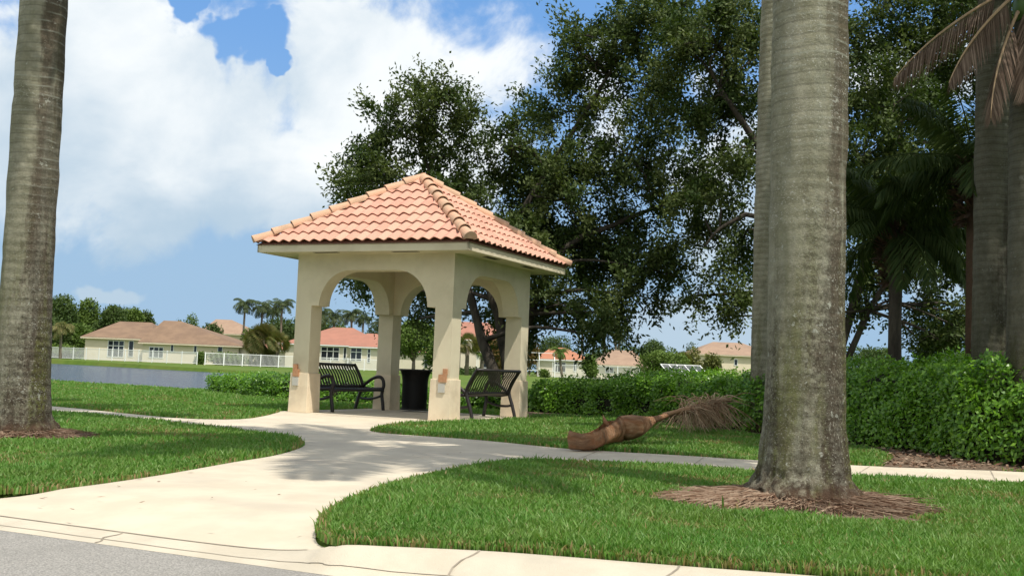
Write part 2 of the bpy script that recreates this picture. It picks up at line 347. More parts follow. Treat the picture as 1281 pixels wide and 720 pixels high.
def flat_poly(name, poly, z, m, thick=0.0, parent=None, extra=()):
    zf = z if callable(z) else (lambda x, y: z)
    extra = [p for p in extra if inside(np.array([p]), poly)[0]]
    n = len(poly); V, E, Fc, *_ = delaunay_2d_cdt([Vector(p) for p in list(poly) + extra], [(i, (i + 1) % n) for i in range(n)], [list(range(n))], 1, 1e-5)
    vs = [(v.x, v.y, zf(v.x, v.y)) for v in V]; fs = [tuple(f) for f in Fc]
    if thick:
        b = len(vs); vs += [(p[0], p[1], zf(*p)) for p in poly] + [(p[0], p[1], zf(*p) - thick) for p in poly]
        for i in range(n): j = (i + 1) % n; fs.append((b + i, b + j, b + n + j, b + n + i))
    me = bpy.data.meshes.new(name); me.from_pydata(vs, [], fs); me.update()
    bm = bmesh.new(); bm.from_mesh(me); 
    for f in bm.faces:
        if abs(f.normal.z) > .9 and f.normal.z < 0: f.normal_flip()
    bm.to_mesh(me); bm.free()
    return link(name, me, m, parent)

# ------------------------------------------------------------------ gazebo frame (needed by the ground)
GX, GY, GYAW, GA, GE = -1.8095, 20.9175, -0.4306, 1.635, 2.19
def gw(lx, ly):
    c, s = math.cos(GYAW), math.sin(GYAW); return (GX + c * lx - s * ly, GY + s * lx + c * ly)

# ------------------------------------------------------------------ ground, paths, kerb, road, lake
K = [(-700, 545), (-300, 604), (0, 645), (120, 661), (250, 678), (330, 686.5), (385, 687), (420, 683), (450, 681), (600, 688), (700, 695), (850, 707), (1000, 718), (1300, 741), (1700, 773)]
KZ = lambda px: float(np.interp(px, [330, 385, 420, 450], [-.085, -.055, -.02, 0]))
kerb_top3 = smooth_line([(*g(*p, KZ(p[0])), KZ(p[0])) for p in K], 4)
kerb_top = [(p[0], p[1]) for p in kerb_top3]
r0 = np.array(g(0, 663, -.12)); r1 = np.array(g(400, 718, -.12)); rd = (r1 - r0) / np.linalg.norm(r1 - r0); rn = np.array([-rd[1], rd[0]])
def road_foot(p):
    p = np.array(p); return r0 + rd * np.dot(p - r0, rd)
S = smooth_line
right_isl = S([(1800, 640), (1281, 606), (1060, 598), (940, 590), (800, 581), (700, 577), (640, 577), (600, 583), (550, 591), (500, 603), (450, 620), (415, 636), (399, 650), (395, 661), (402, 671), (420, 678), (450, 681)], 3)
left_isl_low = [(-300, 604), (-120, 612), (0, 614), (60, 612), (110, 607), (180, 597), (240, 587), (290, 578), (340, 570), (370, 562), (381, 556), (375, 550), (340, 544), (280, 537), (200, 527), (120, 519), (58, 515), (-200, 497), (-500, 478)]
left_far = [(-500, 471), (-200, 489), (56, 507), (150, 516), (230, 523), (300, 524), (335, 519)]
mid_isl = [(536, 528), (480, 532), (466, 536), (463, 538), (470, 540), (500, 543), (600, 550), (700, 560), (760, 564), (850, 569), (945, 575), (1100, 583), (1281, 590), (1800, 622)]
path = [g(*p) for p in S(left_isl_low, 3)] + [g(*p) for p in S(left_far, 3)] + [gw(-GA - .12, -GA - .12), gw(-GA - .12, -GA + .3), gw(GA - .1, -GA + .3)] + [g(*p) for p in S(mid_isl, 3)] + [g(*p) for p in right_isl] + [tuple(q) for q in kerb_top[::-1] if g(-300, 604)[0] < q[0] < g(450, 681)[0] - .02]
def path_z(x, y):
    k = min(kerb_top3, key=lambda q: (q[0] - x) ** 2 + (q[1] - y) ** 2); d = math.hypot(k[0] - x, k[1] - y)
    return k[2] * max(0.0, 1 - d / .75)
_inner = [tuple(np.array(p[:2]) + rn * dd) for dd in (.25, .5, .75) for p in kerb_top3[4:22]]
tag(flat_poly('path', path, path_z, m_conc, 0.06, extra=_inner), 'cream concrete path and driveway apron leading to the pavilion', None, None, 'structure')
slab = [gw(-GA - .16, -GA - .16), gw(GA + .14, -GA - .12), gw(GA + .14, GA + .15), gw(-GA - .16, GA + .15)]
tag(flat_poly('patio', slab, 0.006, m_conc, 0.07), 'concrete floor slab under the pavilion', None, None, 'structure')

# kerb: a rolled profile between the lawn edge and the asphalt edge
def kerb():
    vs, fs = [], []; prof = [(0, 0.0), (.12, .002), (.35, -.018), (.62, -.075), (.70, -.092), (1.0, -.118)]
    top = kerb_top
    for p in kerb_top3:
        q = road_foot(p[:2])
        for (t, z) in prof: vs.append((p[0] + (q[0] - p[0]) * t, p[1] + (q[1] - p[1]) * t, max(-.1185, min(p[2], z + 0) if p[2] > -.03 else p[2] * (1 - t) - .118 * t)))
    k = len(prof)
    for i in range(len(top) - 1):
        for j in range(k - 1): a = i * k + j; fs.append((a, a + 1, a + k + 1, a + k))
    me = bpy.data.meshes.new('kerb'); me.from_pydata(vs, [], fs); me.polygons.foreach_set('use_smooth', [True] * len(fs)); me.update()
    o = tag(link('kerb', me, m_curb), 'pale rolled concrete kerb and gutter', None, None, 'structure')
    b = Boxes()
    def strip(pts, w):
        for a, c in zip(pts[:-1], pts[1:]):
            a = Vector(a); c = Vector(c); d = (c - a).normalized(); s_ = Vector((-d.y, d.x, 0)) * w * .5
            b.poly([a - s_, c - s_, c + s_, a + s_])
    # seam between gutter pan and apron, and a crack across the kerb
    def pt(i, t, dz=.003):
        p = top[i]; q = road_foot(p); z = vs[i * len(prof)][2]; z = float(np.interp(t, [x[0] for x in prof], [vs[i * len(prof) + j][2] for j in range(len(prof))]))
        return (p[0] + (q[0] - p[0]) * t, p[1] + (q[1] - p[1]) * t, z + dz)
    n = len(top)
    strip([pt(i, .66 + .012 * math.sin(i * 1.7)) for i in range(4, 42)], .007)
    strip([(p[0], p[1], p[2] + .004) for p in kerb_top3[4:25]], .012)
    def cross(px0, py0):
        x = g(px0, py0)[0]; i = min(range(n), key=lambda i: abs(top[i][0] - x)); p = top[i]
        strip([tuple(np.array(pt(i, t)) + np.array([.02 * math.sin(t * 9), 0, .001])) for t in np.linspace(0.02, 1, 9)], .012)
    for c in ((592, 688), (864, 708), (115, 660), (-100, 632)): cross(*c)
    b.build('joint', m_joint, o)
kerb()
big = 60
tag(flat_poly('road', [tuple(r0 - rd * big), tuple(r0 - rd * big - rn * 12), tuple(r0 + rd * big - rn * 12), tuple(r0 + rd * big)], -.119, m_asph), 'pale grey asphalt street', None, None, 'structure')

# joints scored across the concrete path
b = Boxes()
def seg(p, q, z=.004, w=.010):
    a = Vector((*p, z)); c = Vector((*q, z)); d = (c - a).normalized(); s_ = Vector((-d.y, d.x, 0)) * w * .5; b.poly([a - s_, c - s_, c + s_, a + s_])
for (p, q) in [((345, 529), (452, 537)), ((452, 537), (478, 541)), ((345, 529), (300, 526)), ((1088, 583), (1064, 598)), ((1239, 588), (1247, 604)), ((880, 572), (862, 585)), ((748, 564), (716, 577)), ((250, 524), (222, 529)), ((150, 516), (128, 520))]: seg(g(*p), g(*q))
jo = b.build('joint', m_joint, bpy.data.objects['path'])

# terrain with the lake basin
lake_near = [g(-900, 440), g(-300, 462), g(0, 471.5), g(55, 475), g(150, 481), g(258, 487), g(330, 485), g(352, 476)]
lake_far = [at(352, 467, 80), at(280, 466, 86), at(180, 460, 95), at(55, 453, 107), at(-300, 440, 120), at(-900, 415, 130)]
lake = [(p[0], p[1]) for p in S(lake_near, 3)] + [(p[0], p[1]) for p in S([q[:2] for q in lake_far], 3)]
cx = np.mean([p[0] for p in lake]); cy = np.mean([p[1] for p in lake])
lake_in = []
for i, p in enumerate(lake):
    a = np.array(lake[i - 1]); c = np.array(lake[(i + 1) % len(lake)]); d = (c - a) / (np.linalg.norm(c - a) + 1e-9); nrm_ = np.array([-d[1], d[0]])
    q = np.array(p) + nrm_ * .9
    lake_in.append(tuple(q))
# orientation check
if not inside(np.array([lake_in[10]]), lake)[0]:
    lake_in = [tuple(2 * np.array(p) - np.array(q)) for p, q in zip(lake, lake_in)]
def TZ(y): return float(np.interp(y, [70, 108], [0, .27]))
def terrain():
    R = 1600
    kt = [tuple(p) for p in kerb_top]
    Lk = [tuple(r0 - rd * 900 + rn * .35)] + kt + [tuple(r0 + rd * 900 + rn * 1.2)]; zk = [-.12] + [p[2] - .03 for p in kerb_top3] + [-.03]
    verts = []; edges = []; tagz = []
    def loop(pts, z, close=True):
        b0 = len(verts)
        for k_, p in enumerate(pts): verts.append(Vector(p[:2])); tagz.append(z[k_] if isinstance(z, list) else z)
        for i in range(len(pts) - (0 if close else 1)): edges.append((b0 + i, b0 + (i + 1) % len(pts)))
    loop([(-R, -R), (R, -R), (R, R), (-R, R)], 0)
    loop(Lk, zk, False)
    loop([tuple(np.array(p[:2]) + rn * .8) for p in kerb_top3[:22]], -.03, False)
    loop([(-13, 70), (400, 70)], 0, False); loop([(-10, 108), (600, 108)], 0, False)
    loop([tuple(np.array(p) - rn * .04) for p in Lk], -.28, False)
    loop(lake, -.02); loop(lake_in, -1.1)
    V, E, Fc, ov, oe, of = delaunay_2d_cdt(verts, edges, [], 0, 1e-6)
    zs = []
    for i, v in enumerate(V):
        src = [tagz[k] for k in ov[i]]
        if src: z = src[0]
        else: z = -.02
        if z > -.5 and v.y > 60: z = -.02 + TZ(v.y)
        elif z > -.011: z = -.02
        if np.dot(np.array((v.x, v.y)) - r0, rn) < -.3: z = -.28
        zs.append(z)
    me = bpy.data.meshes.new('ground'); me.from_pydata([(v.x, v.y, z) for v, z in zip(V, zs)], [], [tuple(f) for f in Fc]); me.update()
    return tag(link('ground', me, m_farlawn), 'green lawn ground', None, None, 'structure')
terrain()
tag(flat_poly('water', [tuple(p) for p in lake], -.16, m_water), 'rippled grey blue lake', None, None, 'structure')

# mulch beds (flat brown soil just above the lawn soil)
def ellipse(cpx, rx, ry, n=40, rot=0.0, jag=.06, z=0):
    c = np.array(g(*cpx)); out = []
    for i in range(n):
        a = 2 * math.pi * i / n; k = 1 + jag * math.sin(5 * a + rot * 3) + jag * .6 * math.sin(9 * a + 1)
        x = math.cos(a) * rx * k; y = math.sin(a) * ry * k; out.append((c[0] + x * math.cos(rot) - y * math.sin(rot), c[1] + x * math.sin(rot) + y * math.cos(rot)))
    return out
bedR = ellipse((985, 636), 1.04, .60, rot=-.15, jag=.13); bedL = ellipse((18, 546), .76, .62)
bedM = [g(*p) for p in [(1104, 583.5), (1118, 572), (1110, 566), (1065, 556), (1065, 540), (1500, 560), (1500, 600), (1281, 589.5)]]
bedH = [g(*p) for p in [(655, 521), (700, 519), (760, 522), (860, 533), (960, 546), (1080, 560), (1080, 545), (900, 515), (660, 508)]]
beds = []
for nm, pl, lab in (('mulch', bedR, 'brown mulch soil round the big palm trunk'), ('mulch', bedL, 'brown mulch soil round the left palm trunk'), ('mulch', bedM, 'leaf litter strip between sidewalk and tall hedge'), ('mulch', bedH, 'bare brown soil strip under the front of the hedge')):
    beds.append(pl); tag(flat_poly(nm, pl, 0.004 if pl is not bedH else 0.0, m_mulch), lab, None, None, 'structure')

# ------------------------------------------------------------------ pavilion
def gazebo():
    root = empty('gazebo', (GX, GY, 0), GYAW)
    tag(root, 'cream stucco open pavilion with four arches and orange clay tile hip roof', 'pavilion')
    a, w, sp, H = GA, .342, 1.96, 2.9; zb = .006
    I = Matrix.Identity(4)
    for sx in (-1, 1):
        for sy in (-1, 1):
            x0, x1 = sorted((sx * a, sx * (a - w))); y0, y1 = sorted((sy * a, sy * (a - w)))
            b = Boxes(); b.box((x0, y0, .71), (x1, y1, sp)); c = b.build('column', m_stucco, root)
            b = Boxes(); vs = b.box((x0 - .036, y0 - .036, zb), (x1 + .036, y1 + .036, .72))
            for v in vs[4:]: v.co.x += (-.012 if v.co.x > (x0 + x1) / 2 else .012); v.co.y += (-.012 if v.co.y > (y0 + y1) / 2 else .012)
            b.build('column_base', m_stucco2, root, bevel=.008)
    def outline(half):
        ax = 1.13; r = .64; top = 2.61; pts = [(-half, sp), (-half, H), (half, H), (half, sp), (ax, sp)]
        for i in range(1, 13):
            t = i / 12 * math.pi / 2; pts.append((ax - r * (1 - math.cos(t)), sp + (top - sp) * math.sin(t)))
        for i in range(12, 0, -1):
            t = i / 12 * math.pi / 2; pts.append((-ax + r * (1 - math.cos(t)), sp + (top - sp) * math.sin(t)))
        pts.append((-ax, sp)); return pts
    for k in range(4):
        b = Boxes(); b.prism(outline(a if k % 2 == 0 else a - w), -a, -a + w, Matrix.Rotation(k * math.pi / 2, 4, 'Z'))
        b.build('arch_wall', m_stucco, root)
    # soffit, with dark vents let into it, and fascia
    b = Boxes(); b.box((-GE + .05, -GE + .05, H), (GE - .05, GE - .05, H + .03)); b.build('soffit', m_stucco, root)
    for k in range(4):
        for c in (-.82, .82):
            b = Boxes(); b.box((c - .26, -a - .36, H - .004), (c + .26, -a - .25, H - .001), Matrix.Rotation(k * math.pi / 2, 4, 'Z')); b.build('vent', m_dark, root)
    b = Boxes()
    for k in range(4):
        R = Matrix.Rotation(k * math.pi / 2, 4, 'Z'); b.prism([(-GE + .02, H - .012), (GE - .02, H - .012), (GE - .02, 3.032), (-GE + .02, 3.032)], -GE + .02, -GE + .055, R)
    b.build('fascia', m_stucco, root)
    # clay tiles
    e = GE + .02; z0 = 3.045; z1 = 4.56; rise = z1 - z0; sl = math.hypot(e, rise); P = 2 * e / 20; nc = 8; cl = sl / nc
    vs, fs, rr = [], [], []
    def prof(u): 
        t = (u / P) % 1.0
        return .046 * (0.5 + 0.5 * math.cos(2 * math.pi * t)) ** .8
    for k in range(4):
        R = Matrix.Rotation(k * math.pi / 2, 4, 'Z')
        def P3(u, v, h):
            y = -e + v / sl * e; z = z0 + v / sl * rise; ny, nz = -rise / sl, e / sl
            return R @ Vector((u, y + ny * h, z + nz * h))
        for c in range(nc):
            v0 = c * cl; v1 = min((c + 1) * cl + .03, sl); w0 = e * (1 - v0 / sl); w1 = e * (1 - v1 / sl)
            nu = int(2 * w0 / (P / 10)) + 1; us = [i * P / 10 for i in range(-int(w0 / (P / 10)) - 1, int(w0 / (P / 10)) + 2)]
            for ua, ub in zip(us[:-1], us[1:]):
                A0 = max(-w0, min(w0, ua)); B0 = max(-w0, min(w0, ub)); A1 = max(-w1, min(w1, ua)); B1 = max(-w1, min(w1, ub))
                if A0 == B0: continue
                ti = math.floor((ua + P / 2 + 1e-6) / P); rv = random.Random(k * 1000 + c * 50 + ti).random()
                lift = .030 + .007 * (random.Random(k * 77 + c * 31 + ti * 5).random() - .3)
                n0 = len(vs)
                vs += [P3(A0, v0, prof(ua) + lift), P3(B0, v0, prof(ub) + lift), P3(B1, v1, prof(ub)), P3(A1, v1, prof(ua)), P3(A0, v0 + .004, prof(ua) + lift - .016), P3(B0, v0 + .004, prof(ub) + lift - .016)]
                rr += [rv] * 6
                fs.append((n0, n0 + 1, n0 + 2, n0 + 3)); fs.append((n0 + 4, n0 + 5, n0 + 1, n0))
    me = bpy.data.meshes.new('roof'); me.from_pydata([tuple(v) for v in vs], [], fs); at_ = me.attributes.new('rnd', 'FLOAT', 'POINT'); at_.data.foreach_set('value', rr); me.update()
    roof = link('roof', me, m_tile, root)
    b = Boxes()                                            # dark underlay filling the gaps below the tiles
    ap = Vector((0, 0, z1 - .03))
    for k in range(4):
        R = Matrix.Rotation(k * math.pi / 2, 4, 'Z'); b.poly([R @ Vector((-e + .02, -e + .02, z0 - .02)), R @ Vector((e - .02, -e + .02, z0 - .02)), ap])
    b.poly([(-e + .02, -e + .02, 3.014), (e - .02, -e + .02, 3.014), (e - .02, e - .02, 3.014), (-e + .02, e - .02, 3.014)])
    b.build('underlay', mat('brown_underlay', (.26, .12, .08), .95), roof)
    # rounded hip tiles
    for sx in (-1, 1):
        for sy in (-1, 1):
            A = Vector((sx * e, sy * e, z0 + .045)); B = Vector((0, 0, z1 + .03)); n = 9; d = (B - A); Ln = d.length; d.normalize()
            side = d.cross(Vector((0, 0, 1))).normalized(); upv = side.cross(d).normalized(); bm = bmesh.new()
            for i in range(n):
                t0 = i * Ln / n - .02; t1 = (i + 1) * Ln / n + .05; ra, rb_ = .118, .092; ring = []
                for (t, r, lf) in ((t0, ra, .022), (t0, ra - .016, .022), (t1, rb_ - .01, -.006), (t1, rb_, -.004)):
                    ring.append([bm.verts.new(A + d * t + upv * (lf - .025) + (side * math.cos(q) + upv * math.sin(q)) * r) for q in [math.pi * j / 12 - 0.12 + .02 * j for j in range(13)]])
                for ra_, rb2 in ((0, 1), (3, 0)):
                    for j in range(12): bm.faces.new((ring[ra_][j], ring[ra_][j + 1], ring[rb2][j + 1], ring[rb2][j]))
                if i == 0:
                    bm.faces.new(ring[1])
            bmesh.ops.recalc_face_normals(bm, faces=bm.faces)
            me = bpy.data.meshes.new('hip_tile_row'); bm.to_mesh(me); bm.free(); link('hip_tile_row', me, m_cap, roof)
    # inlay tiles and grey plaques on the two front columns
    y = -a - .052
    for (sx, steps) in ((1, [(.075, .145, .80, .90), (-.005, .145, .67, .80)]), (-1, [(-.125, -.05, .79, .88), (-.13, 0.0, .655, .79)])):
        cxx = sx * (a - w / 2); b = Boxes()
        for i, (x0, x1, zz0, zz1) in enumerate(steps):
            b.box((cxx + x0 - .02 * (sx > 0), y, zz0), (cxx + x1 - .02 * (sx > 0), -a + .01 if zz0 > .72 else -a - .02, zz1 - .001))
        b.build('inlay_tile', m_inlay, root)
        b = Boxes(); x0 = cxx + steps[1][0] - .02 * (sx > 0); b.box((x0, y, .49), (x0 + .125, -a - .02, .64)); b.build('plaque', m_plaque, root)
    return root
gazebo()

# ------------------------------------------------------------------ benches and bin
def bench(label, lx, ly, rz):
    x, y = gw(lx, ly); root = empty('bench', (x, y, .006), GYAW + rz)
    tag(root, label, 'bench', 'slatted metal benches in the pavilion')
    L = 1.83; prof = [(-.335, .885), (-.32, .905), (-.295, .90), (-.255, .82), (-.17, .70), (-.12, .58), (-.075, .49), (-.02, .445), (.08, .425), (.22, .43), (.33, .445), (.385, .435), (.405, .405)]
    prof = S(prof, 2); bm = bmesh.new(); n = 19
    for i in range(n):
        cx_ = -L / 2 + .045 + i * (L - .09) / (n - 1); w = .030
        for dz in (0,):
            A = [bm.verts.new((cx_ - w, p[0], p[1])) for p in prof]; B = [bm.verts.new((cx_ + w, p[0], p[1])) for p in prof]
            A2 = [bm.verts.new((cx_ - w, p[0], p[1] - .007)) for p in prof]; B2 = [bm.verts.new((cx_ + w, p[0], p[1] - .007)) for p in prof]
            for j in range(len(prof) - 1):
                bm.faces.new((A[j], B[j], B[j + 1], A[j + 1])); bm.faces.new((A2[j], A2[j + 1], B2[j + 1], B2[j]))
                bm.faces.new((A[j], A[j + 1], A2[j + 1], A2[j])); bm.faces.new((B[j], B2[j], B2[j + 1], B[j + 1]))
    me = bpy.data.meshes.new('slats'); bm.to_mesh(me); bm.free(); link('slats', me, m_bench, root)
    t = Tubes()
    for p in ((-.32, .90), (-.065, .475), (.39, .415)): t.add([(-L / 2, p[0], p[1] - .006), (L / 2, p[0], p[1] - .006)], .028, 8)
    t.build('rail', m_bench, root)
    for sx in (-1, 1):
        X = sx * L / 2
        t = Tubes(); t.add([(X, q[0], q[1]) for q in S([(-.25, 0), (-.225, .10), (-.17, .28), (-.12, .42), (-.11, .52), (-.18, .68), (-.275, .84), (-.325, .91)], 3)], .035, 8); t.build('rear_leg', m_bench, root)
        t = Tubes(); t.add([(X, q[0], q[1]) for q in S([(.42, 0), (.40, .15), (.37, .32), (.385, .41), (.34, .43), (.1, .42), (-.08, .45)], 3)], .035, 8); t.build('front_leg', m_bench, root)
        t = Tubes(); t.add([(X, q[0], q[1]) for q in S([(-.10, .47), (0.0, .545), (.12, .625), (.24, .672), (.33, .665), (.39, .60), (.405, .50), (.385, .43)], 3)], .035, 8); t.build('armrest', m_bench, root)
        t = Tubes(); t.add([(X, q[0], q[1]) for q in S([(-.21, .25), (-.08, .22), (.08, .22), (.24, .25), (.375, .30)], 3)], .024, 8); t.build('brace', m_bench, root)
    return root
# facing: +Y of the bench is its front
bench('black slatted metal bench on the left side of the pavilion, back towards the lake', -1.62, 0.0, -math.pi / 2)
bench('black slatted metal bench on the right side of the pavilion, back towards the hedge', 1.45, 0.08, math.pi / 2)
def bin_():
    x, y = gw(-.66, 1.22); root = empty('trash_can', (x, y, .006), GYAW)
    tag(root, 'round black slatted trash can with flared rim between two pavilion columns', 'trash can')
    prof = [(.255, .05), (.262, .3), (.265, .62), (.28, .72), (.31, .81), (.33, .84)]; bm = bmesh.new(); n = 30
    for i in range(n):
        a0 = 2 * math.pi * i / n; da = .075
        A = [bm.verts.new((r * math.cos(a0 - da), r * math.sin(a0 - da), z)) for r, z in prof]; B = [bm.verts.new((r * math.cos(a0 + da), r * math.sin(a0 + da), z)) for r, z in prof]
        for j in range(len(prof) - 1): bm.faces.new((A[j], B[j], B[j + 1], A[j + 1]))
    bmesh.ops.solidify(bm, geom=list(bm.faces), thickness=.006)
    me = bpy.data.meshes.new('slats'); bm.to_mesh(me); bm.free(); link('slats', me, m_bin, root)
    t = Tubes(); circ = lambda r, z: [(r * math.cos(2 * math.pi * i / 32), r * math.sin(2 * math.pi * i / 32), z) for i in range(33)]
    t.add(circ(.33, .84), .018, 8, False); t.build('rim', m_bin, root); t = Tubes(); t.add(circ(.258, .05), .016, 8, False); t.build('base_ring', m_bin, root)
    t = Tubes(); t.add([(0, 0, .03), (0, 0, .62), (0, 0, .74), (0, 0, .835)], [.24, .245, .265, .305], 28); t.build('liner', m_bin, root, False)
bin_()

# ------------------------------------------------------------------ palms
def trunk_mesh(root, m, H, rad_fn, lean=(0, 0), k=72, rag=.35, name='trunk'):
    vs, fs = [], []; zs = list(np.arange(-.03, .6, .025)) + list(np.arange(.6, H, .12)) + [H]
    for z in zs:
        r = rad_fn(z); ox = lean[0] * z; oy = lean[1] * z
        for j in range(k):
            th = 2 * math.pi * j / k; d = Vector((math.cos(th), math.sin(th), 0))
            q = Vector((d.x * 3, d.y * 3, z * 1.5)); rr = r * (1 + .03 * mnoise.noise(q))
            rr += .010 * mnoise.noise(Vector((d.x * 9, d.y * 9, z * 9)))
            low = max(0, 1 - z / rag)
            rr += low * (.07 * mnoise.noise(Vector((d.x * 6, d.y * 6, z * 14 + 5))) + .035 * mnoise.noise(Vector((d.x * 22, d.y * 22, z * 20))))
            rr += low ** 2 * .022 * math.sin(th * 17 + 3 * mnoise.noise(Vector((d.x * 3, d.y * 3, 1)))) * (1 if z < .14 else .3)
            if z > 2: rr += .004 * math.sin(62 * z)
            vs.append((ox + d.x * rr, oy + d.y * rr, z))
    for i in range(len(zs) - 1):
        for j in range(k): a = i * k + j; c = i * k + (j + 1) % k; fs.append((a, c, c + k, a + k))
    me = bpy.data.meshes.new(name); me.from_pydata(vs, [], fs); me.polygons.foreach_set('use_smooth', [True] * len(fs)); me.update()
    return link(name, me, m, root)

def frond(lv, tb, o, az_, elev0, L, nleaf, llen, lw, droop, r=None, rach=.02, hang=.4, rng=random):
    pts = []; p = Vector(o); e = elev0; seg_ = 12; st = L / seg_
    hd = Vector((math.cos(az_), math.sin(az_), 0)); side = Vector((-math.sin(az_), math.cos(az_), 0))
    for i in range(seg_ + 1):
        pts.append(p.copy()); p = p + (hd * math.cos(e) + Vector((0, 0, math.sin(e)))) * st; e -= droop / seg_ * (0.5 + i / seg_)
    if tb is not None: tb.add(pts, [rach * (1 - .8 * i / seg_) for i in range(seg_ + 1)], 5)
    C, D, N, LL = [], [], [], []
    for i in range(nleaf):
        t = .14 + .86 * i / nleaf; f = t * seg_; a = min(int(f), seg_ - 1); q = pts[a].lerp(pts[a + 1], f - a); tan = (pts[a + 1] - pts[a]).normalized()
        ln = llen * (math.sin(math.pi * min(1, t * .82 + .16)) ** .6)
        for s_ in (-1, 1):
            dd = side * s_ * rng.uniform(.75, 1.0) + tan * rng.uniform(.35, .7) + Vector((0, 0, rng.uniform(-hang - .35, .35 - hang)))
            C.append(q); D.append(dd); N.append(tan.cross(dd) + Vector((rng.uniform(-.3, .3), 0, rng.uniform(-.3, .3)))); LL.append(ln * rng.uniform(.8, 1.15))
    lv.add(np.array([tuple(c) for c in C]), np.array([tuple(c) for c in D]), np.array([tuple(c) for c in N]), np.array(LL), lw, r, bend=.15)

def royal(label, base, H, rad_fn, m, lean=(0, 0), L=3.2, nf=16, seed=1, dead=()):
    root = empty('royal_palm', (*base, 0)); tag(root, label, 'palm tree', 'royal palms beside the path')
    trunk_mesh(root, m, H, rad_fn, lean)
    top = Vector((lean[0] * H, lean[1] * H, H)); r = rad_fn(H)
    t = Tubes(); t.add([top, top + Vector((0, 0, .2)), top + Vector((0, 0, .9)), top + Vector((0, 0, 1.5))], [r * .95, r * 1.1, r * .8, r * .35], 20); t.build('crownshaft', m_crownshaft, root)
    rg = random.Random(seed); lv = Leaves(); tb = Tubes(); c = top + Vector((0, 0, 1.4))
    for i in range(nf): frond(lv, tb, c, i * 2.399 + rg.uniform(-.2, .2), rg.uniform(-.25, 1.0), L * rg.uniform(.85, 1.1), 120, .75, .062, 1.3, rng=rg, hang=.2)
    cr = lv.build('crown', m_frond, root); tb.build('rachis', m_crownshaft, cr)
    if dead:
        lv = Leaves(); tb = Tubes()
        for (az_, off, L_, e0) in dead: frond(lv, tb, Vector(off), az_, e0, L_, 95, .50, .018, .5, rach=.025, hang=1.6, rng=rg)
        df = lv.build('dead_frond', mat('dead_frond_grey', (0.19, 0.135, 0.10), .9, (0.26, 0.19, 0.145), 3, 0, 1, .1, True, 0, (0.09, 0.06, 0.045)), root); tb.build('rachis', m_deadfrond, df)
    return root
def rf(r0_, rmid, rbulge, H, flare=.10):
    def f(z):
        r = np.interp(z, [0, .08, .22, .6, 1.6, 3.2, 4.5, H], [r0_ + flare, r0_ + flare * .85, r0_ + flare * .30, r0_, rmid, rbulge, rbulge * .97, rmid * .75]); return float(r)
    return f
pbR = g(1005, 628); pbL = g(22, 545)
royal('large weathered royal palm trunk at right rising from mulch in the front lawn', pbR, 9.0, rf(.305, .285, .292, 9.0, .135), m_trunkA, (-.004, 0), 4.6, 27, 3)
royal('royal palm trunk at the left edge standing in the left lawn', pbL, 9.0, rf(.30, .262, .255, 9.0, .12), m_trunkB, (-.012, 0), 4.6, 25, 5)
p = at(961, 470, 19.5); royal('royal palm trunk half hidden behind the large foreground palm', (p[0], p[1]), 9.8, rf(.32, .30, .30, 9.8), m_trunkB, (-.002, 0), 3.2, 14, 8)
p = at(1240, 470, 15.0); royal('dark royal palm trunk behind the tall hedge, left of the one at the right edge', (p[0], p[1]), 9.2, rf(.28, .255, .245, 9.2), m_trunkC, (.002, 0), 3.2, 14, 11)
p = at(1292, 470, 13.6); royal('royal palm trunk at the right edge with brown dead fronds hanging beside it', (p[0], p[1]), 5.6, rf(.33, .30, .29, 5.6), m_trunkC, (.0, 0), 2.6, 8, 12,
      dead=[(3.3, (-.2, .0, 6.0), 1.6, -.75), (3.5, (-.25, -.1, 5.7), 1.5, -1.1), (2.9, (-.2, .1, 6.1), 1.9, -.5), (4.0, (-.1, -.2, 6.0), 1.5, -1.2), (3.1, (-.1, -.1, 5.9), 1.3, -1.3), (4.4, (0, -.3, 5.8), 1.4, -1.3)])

# darker palms with boots and drooping fronds behind the hedge
def queen(label, base, H, r, L, nf, seed, m=m_frond, nl=60, boots=True):
    root = empty('queen_palm', (*base, 0)); tag(root, label, 'palm tree', 'shaded palms behind the tall hedge')
    t = Tubes(); t.add([(0, 0, 0), (0, 0, H * .5), (0, 0, H)], [r * 1.15, r, r], 16, rough=.2); t.build('trunk', m_boot if H > 4 else m_oakbark, root)
    rg = random.Random(seed); lv = Leaves(); n = 420
    th = RNG.uniform(0, 6.28, n); zz = RNG.uniform(H - .9, H + .1, n); rr = r * (1.0 + .9 * np.sin((zz - H + .9) / 1.0 * 3.1))
    C = np.stack([rr * np.cos(th), rr * np.sin(th), zz], 1); D = np.stack([np.cos(th) * .8, np.sin(th) * .8, RNG.uniform(-.6, .9, n)], 1)
    lv.add(C, D, np.stack([np.zeros(n), np.zeros(n), np.ones(n)], 1) + RNG.normal(size=(n, 3)) * .3, .24, .07); lv.build('boots', m_boot, root)
    lv = Leaves(); tb = Tubes()
    for i in range(nf): frond(lv, tb, (0, 0, H), i * 2.399 + rg.uniform(-.2, .2), rg.uniform(-.35, 1.35), L * rg.uniform(.8, 1.15), nl, .45, .032, 1.35, rng=rg, hang=.8)
    cr = lv.build('crown', m, root); tb.build('rachis', m_frond, cr)
    return root
p = at(1215, 470, 16.5); queen('slim reddish palm trunk with shaggy boots just left of the dark royal palm', p[:2], 4.3, .085, 1.8, 26, 21)
p = at(1119, 470, 18.0); queen('shaded palm with dark boots between large palm and slim reddish palm', p[:2], 3.5, .11, 1.8, 34, 22)

